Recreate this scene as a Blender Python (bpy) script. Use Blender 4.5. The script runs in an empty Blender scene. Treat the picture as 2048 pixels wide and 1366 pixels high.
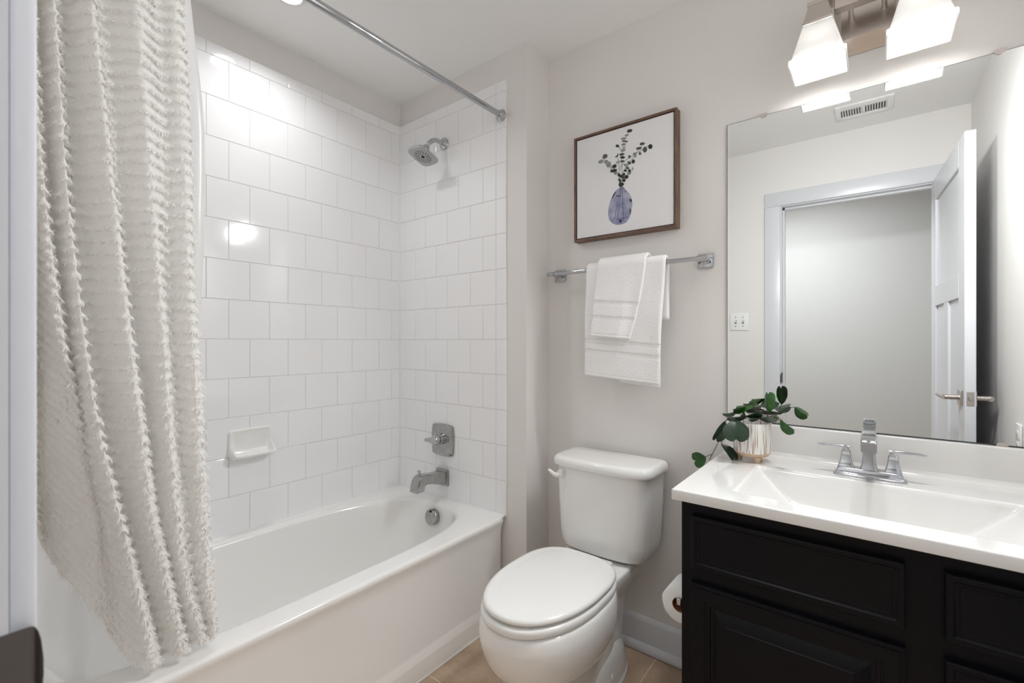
import bpy, bmesh, math, random
import numpy as np
from mathutils import Vector, Matrix

random.seed(7)
SC = bpy.context.scene
COL = SC.collection
PI = math.pi

# ------------------------------------------------------------------ camera
CAM = (1.9784, -1.5545, 1.198)
YAW = 38.14
cd = bpy.data.cameras.new('camera')
cam = bpy.data.objects.new('camera', cd)
COL.objects.link(cam)
cam.location = CAM
cam.rotation_euler = (PI/2, 0, math.radians(YAW))
cd.sensor_fit = 'HORIZONTAL'
cd.sensor_width = 36.0
cd.lens = 920.43/2048*36.0
cd.clip_start = 0.02
cd.dof.use_dof = True
cd.dof.focus_distance = 1.9
cd.dof.aperture_fstop = 7.0
SC.camera = cam

# ------------------------------------------------------------------ light and exposure
w = bpy.data.worlds.new('world')
SC.world = w
w.use_nodes = True
w.node_tree.nodes['Background'].inputs['Color'].default_value = (0.9, 0.95, 1.0, 1)
w.node_tree.nodes['Background'].inputs['Strength'].default_value = 0.3

SC.view_settings.view_transform = 'Standard'
SC.view_settings.look = 'None'
SC.view_settings.gamma = 1.0
SC.view_settings.use_curve_mapping = False
SC.view_settings.exposure = 0.27
SC.cycles.max_bounces = 16
SC.cycles.diffuse_bounces = 10
SC.cycles.glossy_bounces = 8
SC.cycles.transmission_bounces = 8
SC.cycles.caustics_reflective = False
SC.cycles.caustics_refractive = False
SC.cycles.sample_clamp_indirect = 6.0

P_BULB = 26.0        # emission strength of the vanity bulbs
P_SHADE = 0.0       # glow of the lit frosted shades
P_CAN = 2.3         # watts of the recessed lamp over the tub
P_HALL = 27.0
P_VAN_FILL = 9.8        # watts of each added fill light by the vanity shades

def area(name, loc, size, power, color=(1, 1, 1), rot=(0, 0, 0), shape='DISK', size_y=None, spread=None):
    l = bpy.data.lights.new(name, 'AREA')
    l.shape = shape
    l.size = size
    if size_y:
        l.size_y = size_y
    l.energy = power
    l.color = color
    if spread:
        l.spread = spread
    o = bpy.data.objects.new(name, l)
    o.location = loc
    o.rotation_euler = rot
    COL.objects.link(o)
    return o

CAN = (0.305, -0.735)
area('recessed_lamp_light', (CAN[0], CAN[1], 2.447), 0.085, P_CAN, (0.99, 0.995, 1.0), spread=math.radians(142))
area('hall_lamp_light', (1.40, -2.0, 2.43), 0.6, P_HALL, (0.95, 0.975, 1.0))

# fill lights added in front of the two lit vanity shades, aimed into the room
for x_ in (1.852, 2.074):
    area('vanity_fill_light', (x_, -0.012, 2.050), 0.10, P_VAN_FILL, (0.985, 0.995, 1.0), rot=(math.radians(-54), 0, 0), shape='RECTANGLE', size_y=0.10, spread=math.radians(155))

# ------------------------------------------------------------------ materials
def lin(r, g, b):
    f = lambda c: (c/255/12.92) if c/255 <= 0.04045 else ((c/255+0.055)/1.055)**2.4
    return (f(r), f(g), f(b), 1)

def mat(name, color, rough=0.5, metal=0.0, coat=0.0, spec=0.5, emit=None, estr=0.0, trans=0.0, sss=0.0):
    m = bpy.data.materials.new(name)
    m.use_nodes = True
    b = m.node_tree.nodes['Principled BSDF']
    b.inputs['Base Color'].default_value = color
    b.inputs['Roughness'].default_value = rough
    b.inputs['Metallic'].default_value = metal
    b.inputs['Coat Weight'].default_value = coat
    b.inputs['Coat Roughness'].default_value = 0.05
    b.inputs['Specular IOR Level'].default_value = spec
    if emit:
        b.inputs['Emission Color'].default_value = emit
        b.inputs['Emission Strength'].default_value = estr
    b.inputs['Transmission Weight'].default_value = trans
    if sss:
        b.inputs['Subsurface Weight'].default_value = sss
        b.inputs['Subsurface Radius'].default_value = (0.01, 0.009, 0.008)
    return m

def N(m, t, **kw):
    n = m.node_tree.nodes.new(t)
    for k, v in kw.items():
        if k in n.inputs.keys():
            n.inputs[k].default_value = v
        else:
            setattr(n, k, v)
    return n

def L(m, a, b):
    m.node_tree.links.new(a, b)

def bsdf(m):
    return m.node_tree.nodes['Principled BSDF']

def noise_bump(m, scale, strength, dist=0.001, detail=3.0, rough=0.5, stretch=None):
    tc = N(m, 'ShaderNodeTexCoord')
    nz = N(m, 'ShaderNodeTexNoise', Scale=scale, Detail=detail, Roughness=rough)
    src = tc.outputs['Object']
    if stretch:
        mp = N(m, 'ShaderNodeMapping')
        mp.inputs['Scale'].default_value = stretch
        L(m, src, mp.inputs['Vector'])
        src = mp.outputs['Vector']
    L(m, src, nz.inputs['Vector'])
    bp = N(m, 'ShaderNodeBump', Strength=strength, Distance=dist)
    L(m, nz.outputs['Fac'], bp.inputs['Height'])
    L(m, bp.outputs['Normal'], bsdf(m).inputs['Normal'])
    return nz

def noise_color(m, scale, stops, detail=4.0, rough=0.55, stretch=None, nz=None, dist=0.0):
    if nz is None:
        tc = N(m, 'ShaderNodeTexCoord')
        nz = N(m, 'ShaderNodeTexNoise', Scale=scale, Detail=detail, Roughness=rough, Distortion=dist)
        src = tc.outputs['Object']
        if stretch:
            mp = N(m, 'ShaderNodeMapping')
            mp.inputs['Scale'].default_value = stretch
            L(m, src, mp.inputs['Vector'])
            src = mp.outputs['Vector']
        L(m, src, nz.inputs['Vector'])
    cr = N(m, 'ShaderNodeValToRGB')
    e = cr.color_ramp.elements
    e[0].position, e[0].color = stops[0]
    e[1].position, e[1].color = stops[1]
    for p, c in stops[2:]:
        x = e.new(p)
        x.color = c
    L(m, nz.outputs['Fac'], cr.inputs['Fac'])
    L(m, cr.outputs['Color'], bsdf(m).inputs['Base Color'])
    return nz

M = {}
M['wall'] = mat('wall_paint', (0.755, 0.735, 0.715, 1), 0.55, spec=0.3)
noise_bump(M['wall'], 350, 0.08, 0.0006)
M['ceiling'] = mat('ceiling_paint', (0.84, 0.835, 0.825, 1), 0.8, spec=0.2)
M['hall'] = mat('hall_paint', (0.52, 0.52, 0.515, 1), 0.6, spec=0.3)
M['trim'] = mat('white_trim_paint', (0.64, 0.65, 0.68, 1), 0.32)
M['tile'] = mat('glazed_white_tile', (0.86, 0.865, 0.875, 1), 0.07, coat=0.3)
noise_bump(M['tile'], 9, 0.05, 0.004, detail=1.0)
M['grout'] = mat('grout', (0.68, 0.67, 0.655, 1), 0.85)
M['tub'] = mat('tub_enamel', (0.83, 0.825, 0.81, 1), 0.13, coat=0.4)
M['porcelain'] = mat('porcelain', (0.80, 0.80, 0.785, 1), 0.07, coat=0.5)
M['seat'] = mat('seat_plastic', (0.80, 0.80, 0.785, 1), 0.16, coat=0.2)
M['chrome'] = mat('chrome', (0.50, 0.51, 0.53, 1), 0.05, metal=1.0)
M['chrome_worn'] = mat('water_spotted_chrome', (0.60, 0.59, 0.575, 1), 0.16, metal=1.0)
noise_color(M['chrome_worn'], 60, [(0.3, (0.36, 0.355, 0.345, 1)), (0.7, (0.46, 0.455, 0.445, 1))], detail=6)
M['nickel'] = mat('brushed_nickel', (0.58, 0.53, 0.495, 1), 0.28, metal=1.0)
noise_bump(M['nickel'], 90, 0.12, 0.0004, stretch=(1, 1, 30))
M['nickel_dark'] = mat('satin_nickel', (0.15, 0.132, 0.122, 1), 0.34, metal=1.0)
M['rubber'] = mat('dark_rubber', (0.03, 0.03, 0.03, 1), 0.6)
M['face_plate'] = mat('spray_face_grey', (0.45, 0.45, 0.455, 1), 0.3, metal=0.85)
M['counter'] = mat('cultured_marble', (0.70, 0.695, 0.68, 1), 0.10, coat=0.5)
M['black'] = mat('black_cabinet_paint', (0.0042, 0.0039, 0.0056, 1), 0.33, spec=0.13)
noise_bump(M['black'], 500, 0.12, 0.0004)
M['mirror'] = mat('mirror_glass', (0.78, 0.795, 0.785, 1), 0.0, metal=1.0)
M['dark_edge'] = mat('mirror_edge', (0.05, 0.055, 0.055, 1), 0.25)
M['towel'] = mat('white_terry', (0.91, 0.91, 0.91, 1), 0.95, spec=0.1)
noise_bump(M['towel'], 900, 0.6, 0.0012, detail=2)
M['towel_flat'] = mat('white_woven_band', (0.84, 0.84, 0.83, 1), 0.9, spec=0.1)
M['curtain'] = mat('cream_cotton', (0.90, 0.89, 0.87, 1), 0.95, spec=0.1)
noise_bump(M['curtain'], 1100, 0.25, 0.0006)
M['fringe'] = mat('cream_fringe', (0.92, 0.91, 0.89, 1), 0.95, spec=0.1)
M['paper'] = mat('tissue_paper', (0.85, 0.85, 0.85, 1), 0.95, spec=0.1)
noise_bump(M['paper'], 300, 0.25, 0.0008)
M['card'] = mat('cardboard_core', (0.30, 0.13, 0.05, 1), 0.9)
M['dark'] = mat('dark_gap', (0.012, 0.012, 0.012, 1), 0.8)
M['plastic'] = mat('white_plastic', (0.80, 0.80, 0.79, 1), 0.3)
M['canvas'] = mat('white_canvas', (0.80, 0.80, 0.815, 1), 0.7, spec=0.2)
noise_bump(M['canvas'], 900, 0.15, 0.0004)
M['wood'] = mat('brown_wood', (0.12, 0.075, 0.05, 1), 0.5)
noise_color(M['wood'], 14, [(0.25, lin(78, 58, 48)), (0.75, lin(128, 101, 84))], detail=6, stretch=(1, 6, 1), dist=0.4)
M['wood_dark'] = mat('dark_frame_lip', lin(30, 22, 18), 0.6)
M['leaf'] = mat('leaf_green', (0.02, 0.08, 0.015, 1), 0.35, spec=0.5)
M['leaf_dark'] = mat('leaf_dark_green', (0.012, 0.04, 0.018, 1), 0.38, spec=0.5)
M['leaf_grey'] = mat('leaf_grey_green', (0.06, 0.085, 0.06, 1), 0.45, spec=0.5)
for k, c1, c2 in (('leaf', (0.010, 0.060, 0.008, 1), (0.030, 0.125, 0.012, 1)), ('leaf_dark', (0.005, 0.020, 0.007, 1), (0.012, 0.042, 0.011, 1)),
                  ('leaf_grey', (0.045, 0.07, 0.045, 1), (0.10, 0.13, 0.09, 1))):
    noise_color(M[k], 60, [(0.35, c1), (0.7, c2)], detail=3)
M['stem'] = mat('stem_brown_green', (0.09, 0.065, 0.025, 1), 0.6)
M['clay'] = mat('raw_clay', (0.58, 0.43, 0.30, 1), 0.8)
M['soil'] = mat('dark_soil', (0.015, 0.011, 0.008, 1), 0.95)
M['caulk'] = mat('caulk', (0.78, 0.78, 0.77, 1), 0.5)

def emis(name, color, strength):
    m = bpy.data.materials.new(name)
    m.use_nodes = True
    nt = m.node_tree
    nt.nodes.clear()
    e = nt.nodes.new('ShaderNodeEmission')
    e.inputs['Color'].default_value = color
    e.inputs['Strength'].default_value = strength
    o = nt.nodes.new('ShaderNodeOutputMaterial')
    nt.links.new(e.outputs[0], o.inputs[0])
    return m

M['bulb'] = emis('lit_bulb', (1.0, 0.965, 0.93, 1), P_BULB)
M['lens'] = emis('lit_lens', (1.0, 0.98, 0.96, 1), 6.0)

# frosted glass of the lit shades: passes and scatters the bulb's light
m = bpy.data.materials.new('frosted_glass')
m.use_nodes = True
nt = m.node_tree
nt.nodes.clear()
o_ = nt.nodes.new('ShaderNodeOutputMaterial')
tl = nt.nodes.new('ShaderNodeBsdfTranslucent')
tl.inputs['Color'].default_value = (0.95, 0.95, 0.94, 1)
df = nt.nodes.new('ShaderNodeBsdfPrincipled')
df.inputs['Base Color'].default_value = (0.88, 0.88, 0.87, 1)
df.inputs['Roughness'].default_value = 0.3
em = nt.nodes.new('ShaderNodeEmission')
em.inputs['Color'].default_value = (1.0, 0.99, 0.975, 1)
em.inputs['Strength'].default_value = P_SHADE
mx = nt.nodes.new('ShaderNodeMixShader')
mx.inputs[0].default_value = 0.80
ad = nt.nodes.new('ShaderNodeAddShader')
nt.links.new(tl.outputs[0], mx.inputs[1])
nt.links.new(df.outputs[0], mx.inputs[2])
nt.links.new(mx.outputs[0], ad.inputs[0])
nt.links.new(em.outputs[0], ad.inputs[1])
nt.links.new(ad.outputs[0], o_.inputs[0])
M['frosted'] = m

# liner: smooth milky vinyl
m = mat('milky_vinyl', (0.85, 0.85, 0.85, 1), 0.25, spec=0.4)
nt = m.node_tree
tl = nt.nodes.new('ShaderNodeBsdfTranslucent')
tl.inputs['Color'].default_value = (0.86, 0.86, 0.86, 1)
mx = nt.nodes.new('ShaderNodeMixShader')
mx.inputs[0].default_value = 0.4
nt.links.new(bsdf(m).outputs[0], mx.inputs[1])
nt.links.new(tl.outputs[0], mx.inputs[2])
nt.links.new(mx.outputs[0], nt.nodes['Material Output'].inputs[0])
M['liner'] = m
# curtain cloth lets some light through
for k in ('curtain', 'fringe'):
    m = M[k]
    nt = m.node_tree
    tl = nt.nodes.new('ShaderNodeBsdfTranslucent')
    tl.inputs['Color'].default_value = bsdf(m).inputs['Base Color'].default_value
    mx = nt.nodes.new('ShaderNodeMixShader')
    mx.inputs[0].default_value = 0.30
    nt.links.new(bsdf(m).outputs[0], mx.inputs[1])
    nt.links.new(tl.outputs[0], mx.inputs[2])
    nt.links.new(mx.outputs[0], nt.nodes['Material Output'].inputs[0])

# floor: square brown-beige ceramic tiles, joints from the tile grid of this floor
m = mat('floor_tile', (0.3, 0.2, 0.14, 1), 0.35, spec=0.4)
M['floor'] = m
nz = noise_color(m, 7, [(0.28, lin(160, 138, 116)), (0.72, lin(212, 190, 166)), (0.5, lin(188, 165, 141))], detail=9, rough=0.72)
cr_out = bsdf(m).inputs['Base Color'].links[0].from_socket
geo = N(m, 'ShaderNodeNewGeometry')
sp = N(m, 'ShaderNodeSeparateXYZ')
L(m, geo.outputs['Position'], sp.inputs[0])
masks = []
for ax, off in (('X', 1.3335), ('Y', -0.4388)):
    a_ = N(m, 'ShaderNodeMath', operation='SUBTRACT')
    a_.inputs[1].default_value = off
    L(m, sp.outputs[ax], a_.inputs[0])
    b_ = N(m, 'ShaderNodeMath', operation='PINGPONG')
    b_.inputs[1].default_value = 0.331/2
    L(m, a_.outputs[0], b_.inputs[0])
    c_ = N(m, 'ShaderNodeMath', operation='LESS_THAN')
    c_.inputs[1].default_value = 0.0022
    L(m, b_.outputs[0], c_.inputs[0])
    masks.append(c_)
mxm = N(m, 'ShaderNodeMath', operation='MAXIMUM')
L(m, masks[0].outputs[0], mxm.inputs[0])
L(m, masks[1].outputs[0], mxm.inputs[1])
mc = N(m, 'ShaderNodeMixRGB')
mc.inputs[2].default_value = lin(222, 204, 178)
L(m, mxm.outputs[0], mc.inputs[0])
L(m, cr_out, mc.inputs[1])
L(m, mc.outputs[0], bsdf(m).inputs['Base Color'])
bp = N(m, 'ShaderNodeBump', Strength=0.4, Distance=0.002)
bp.invert = True
L(m, mxm.outputs[0], bp.inputs['Height'])
L(m, bp.outputs['Normal'], bsdf(m).inputs['Normal'])

# pot glaze: irregular vertical white stripes over raw clay, clay below
m = mat('striped_glaze', (0.8, 0.78, 0.74, 1), 0.35)
M['glaze'] = m
tc = N(m, 'ShaderNodeTexCoord')
mp = N(m, 'ShaderNodeMapping')
mp.inputs['Scale'].default_value = (1, 1, 0.05)
L(m, tc.outputs['Object'], mp.inputs['Vector'])
wn = N(m, 'ShaderNodeTexNoise', Scale=230.0, Detail=1.5, Roughness=0.5)
L(m, mp.outputs['Vector'], wn.inputs['Vector'])
cr = N(m, 'ShaderNodeValToRGB')
cr.color_ramp.elements[0].position = 0.36
cr.color_ramp.elements[0].color = (0.36, 0.27, 0.20, 1)
cr.color_ramp.elements[1].position = 0.47
cr.color_ramp.elements[1].color = (0.80, 0.785, 0.75, 1)
L(m, wn.outputs['Fac'], cr.inputs['Fac'])
L(m, cr.outputs['Color'], bsdf(m).inputs['Base Color'])
bp = N(m, 'ShaderNodeBump', Strength=0.5, Distance=0.001)
L(m, cr.outputs['Color'], bp.inputs['Height'])
L(m, bp.outputs['Normal'], bsdf(m).inputs['Normal'])

# watercolour inks of the print
INK = [mat('ink_dark', lin(52, 55, 52), 0.8), mat('ink_mid', lin(88, 94, 88), 0.8), mat('ink_light', lin(138, 144, 138), 0.8), mat('ink_pale', lin(176, 179, 174), 0.8)]
for k, m_ in enumerate(INK):
    c = bsdf(m_).inputs['Base Color'].default_value
    noise_color(m_, 120, [(0.35, tuple(x*0.75 for x in c[:3])+(1,)), (0.7, tuple(min(1, x*1.25) for x in c[:3])+(1,))])
M['ink_vase'] = mat('ink_violet', lin(150, 153, 180), 0.8)
noise_color(M['ink_vase'], 22, [(0.3, lin(112, 118, 158)), (0.7, lin(184, 186, 202))], detail=5)
M['ink_line'] = mat('ink_line', lin(48, 46, 56), 0.8)

# ------------------------------------------------------------------ mesh helpers
WL = {}

class MB:
    def __init__(self):
        self.v = []
        self.f = []
        self.mi = []
        self.cur = 0

    def add(self, verts, faces, mi=None):
        o = len(self.v)
        self.v.extend([tuple(map(float, p)) for p in verts])
        for f in faces:
            self.f.append(tuple(i+o for i in f))
            self.mi.append(self.cur if mi is None else mi)
        return self

    def box(self, x0, x1, y0, y1, z0, z1, mi=None):
        v = [(x0, y0, z0), (x1, y0, z0), (x1, y1, z0), (x0, y1, z0), (x0, y0, z1), (x1, y0, z1), (x1, y1, z1), (x0, y1, z1)]
        f = [(3, 2, 1, 0), (4, 5, 6, 7), (0, 1, 5, 4), (1, 2, 6, 5), (2, 3, 7, 6), (3, 0, 4, 7)]
        return self.add(v, f, mi)

    def rbox(self, x0, x1, y0, y1, z0, z1, r=0.003, seg=2, mi=None, M4=None):
        bm = bmesh.new()
        bmesh.ops.create_cube(bm, size=1.0)
        for v in bm.verts:
            v.co = Vector(((x0+x1)/2+v.co.x*(x1-x0), (y0+y1)/2+v.co.y*(y1-y0), (z0+z1)/2+v.co.z*(z1-z0)))
        r = min(r, 0.49*min(abs(x1-x0), abs(y1-y0), abs(z1-z0)))
        bmesh.ops.bevel(bm, geom=bm.edges[:], offset=r, segments=seg, profile=0.5, affect='EDGES')
        return self.bm(bm, mi, M4)

    def bm(self, bm, mi=None, M4=None):
        bm.verts.index_update()
        vs = [(M4 @ v.co if M4 else v.co.copy()) for v in bm.verts]
        fs = [[v.index for v in f.verts] for f in bm.faces]
        bm.free()
        return self.add(vs, fs, mi)

    def loft(self, rings, cap0=True, cap1=True, mi=None, closed=True):
        n = len(rings[0])
        vs = [p for r in rings for p in r]
        fs = []
        for i in range(len(rings)-1):
            for j in range(n if closed else n-1):
                k = (j+1) % n
                fs.append((i*n+j, i*n+k, (i+1)*n+k, (i+1)*n+j))
        if cap0:
            fs.append(tuple(range(n))[::-1])
        if cap1:
            fs.append(tuple((len(rings)-1)*n+j for j in range(n)))
        return self.add(vs, fs, mi)

    def lathe(self, prof, c, axis=(0, 0, 1), n=48, cap0=True, cap1=True, mi=None):
        """prof: (radius, height) along axis from c"""
        a = Vector(axis).normalized()
        u = a.orthogonal().normalized()
        v = a.cross(u)
        c = Vector(c)
        rings = []
        for r, h in prof:
            rings.append([c+a*h+(u*math.cos(2*PI*k/n)+v*math.sin(2*PI*k/n))*r for k in range(n)])
        return self.loft(rings, cap0, cap1, mi)

    def tube(self, pts, r, n=16, mi=None, cap=True):
        pts = [Vector(p) for p in pts]
        rs = r if isinstance(r, (list, tuple)) else [r]*len(pts)
        rings = []
        up = None
        for i, p in enumerate(pts):
            t = (pts[min(i+1, len(pts)-1)]-pts[max(i-1, 0)]).normalized()
            if up is None:
                up = t.orthogonal().normalized()
            up = (up-t*up.dot(t)).normalized()
            s = t.cross(up)
            rings.append([p+(up*math.cos(2*PI*k/n)+s*math.sin(2*PI*k/n))*rs[i] for k in range(n)])
        return self.loft(rings, cap, cap, mi)

    def sphere(self, c, r, sx=1, sy=1, sz=1, n=24, mi=None):
        rings = []
        for i in range(1, n//2):
            th = PI*i/(n//2)
            rings.append([(c[0]+r*sx*math.sin(th)*math.cos(2*PI*k/n), c[1]+r*sy*math.sin(th)*math.sin(2*PI*k/n), c[2]-r*sz*math.cos(th)) for k in range(n)])
        return self.loft(rings, True, True, mi)

    def grid(self, P, mi=None, flip=False):
        """P: array (rows, cols, 3)"""
        P = np.asarray(P)
        R, C = P.shape[:2]
        i, j = np.meshgrid(np.arange(R-1), np.arange(C-1), indexing='ij')
        a = (i*C+j).ravel()
        F = np.stack([a, a+1, a+C+1, a+C], 1)
        if flip:
            F = F[:, ::-1]
        return self.add(P.reshape(-1, 3), F.tolist(), mi)

    def build(self, name, mats, parent=None, smooth=35, origin=None):
        me = bpy.data.meshes.new(name)
        if parent is not None:
            org = WL[parent]
        elif origin is not None:
            org = Vector(origin)
        else:
            xs = np.array(self.v)
            lo, hi = xs.min(0), xs.max(0)
            org = Vector(((lo[0]+hi[0])/2, (lo[1]+hi[1])/2, lo[2]))
        arr = np.array(self.v)-np.array(org)
        me.from_pydata(arr.tolist(), [], self.f)
        ms = mats if isinstance(mats, (list, tuple)) else [mats]
        for m_ in ms:
            me.materials.append(M[m_] if isinstance(m_, str) else m_)
        me.polygons.foreach_set('material_index', self.mi)
        if smooth:
            me.polygons.foreach_set('use_smooth', [True]*len(self.f))
            me.set_sharp_from_angle(angle=math.radians(smooth))
        me.update()
        o = bpy.data.objects.new(name, me)
        COL.objects.link(o)
        if parent is not None:
            o.parent = parent
        else:
            o.location = org
        WL[o] = org
        return o

def thing(name, label, cat, loc, group=None):
    o = bpy.data.objects.new(name, None)
    o.empty_display_size = 0.05
    COL.objects.link(o)
    o.location = loc
    WL[o] = Vector(loc)
    o['label'] = label
    o['category'] = cat
    if group:
        o['group'] = group
    return o

def tag(o, label, cat, group=None):
    o['label'] = label
    o['category'] = cat
    if group:
        o['group'] = group
    return o

def struct(o, label=None):
    o['kind'] = 'structure'
    if label:
        o['label'] = label
    return o

def vnoise(x, y, seed=0):
    rng = np.random.RandomState(seed)
    G = rng.rand(256, 256)*2-1
    xi = np.floor(x).astype(int)
    yi = np.floor(y).astype(int)
    fx = x-xi
    fy = y-yi
    fx = fx*fx*(3-2*fx)
    fy = fy*fy*(3-2*fy)
    g = lambda a, b: G[a % 256, b % 256]
    return (g(xi, yi)*(1-fx)+g(xi+1, yi)*fx)*(1-fy)+(g(xi, yi+1)*(1-fx)+g(xi+1, yi+1)*fx)*fy

def sm(t):
    t = np.clip(t, 0, 1)
    return t*t*(3-2*t)

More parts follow.
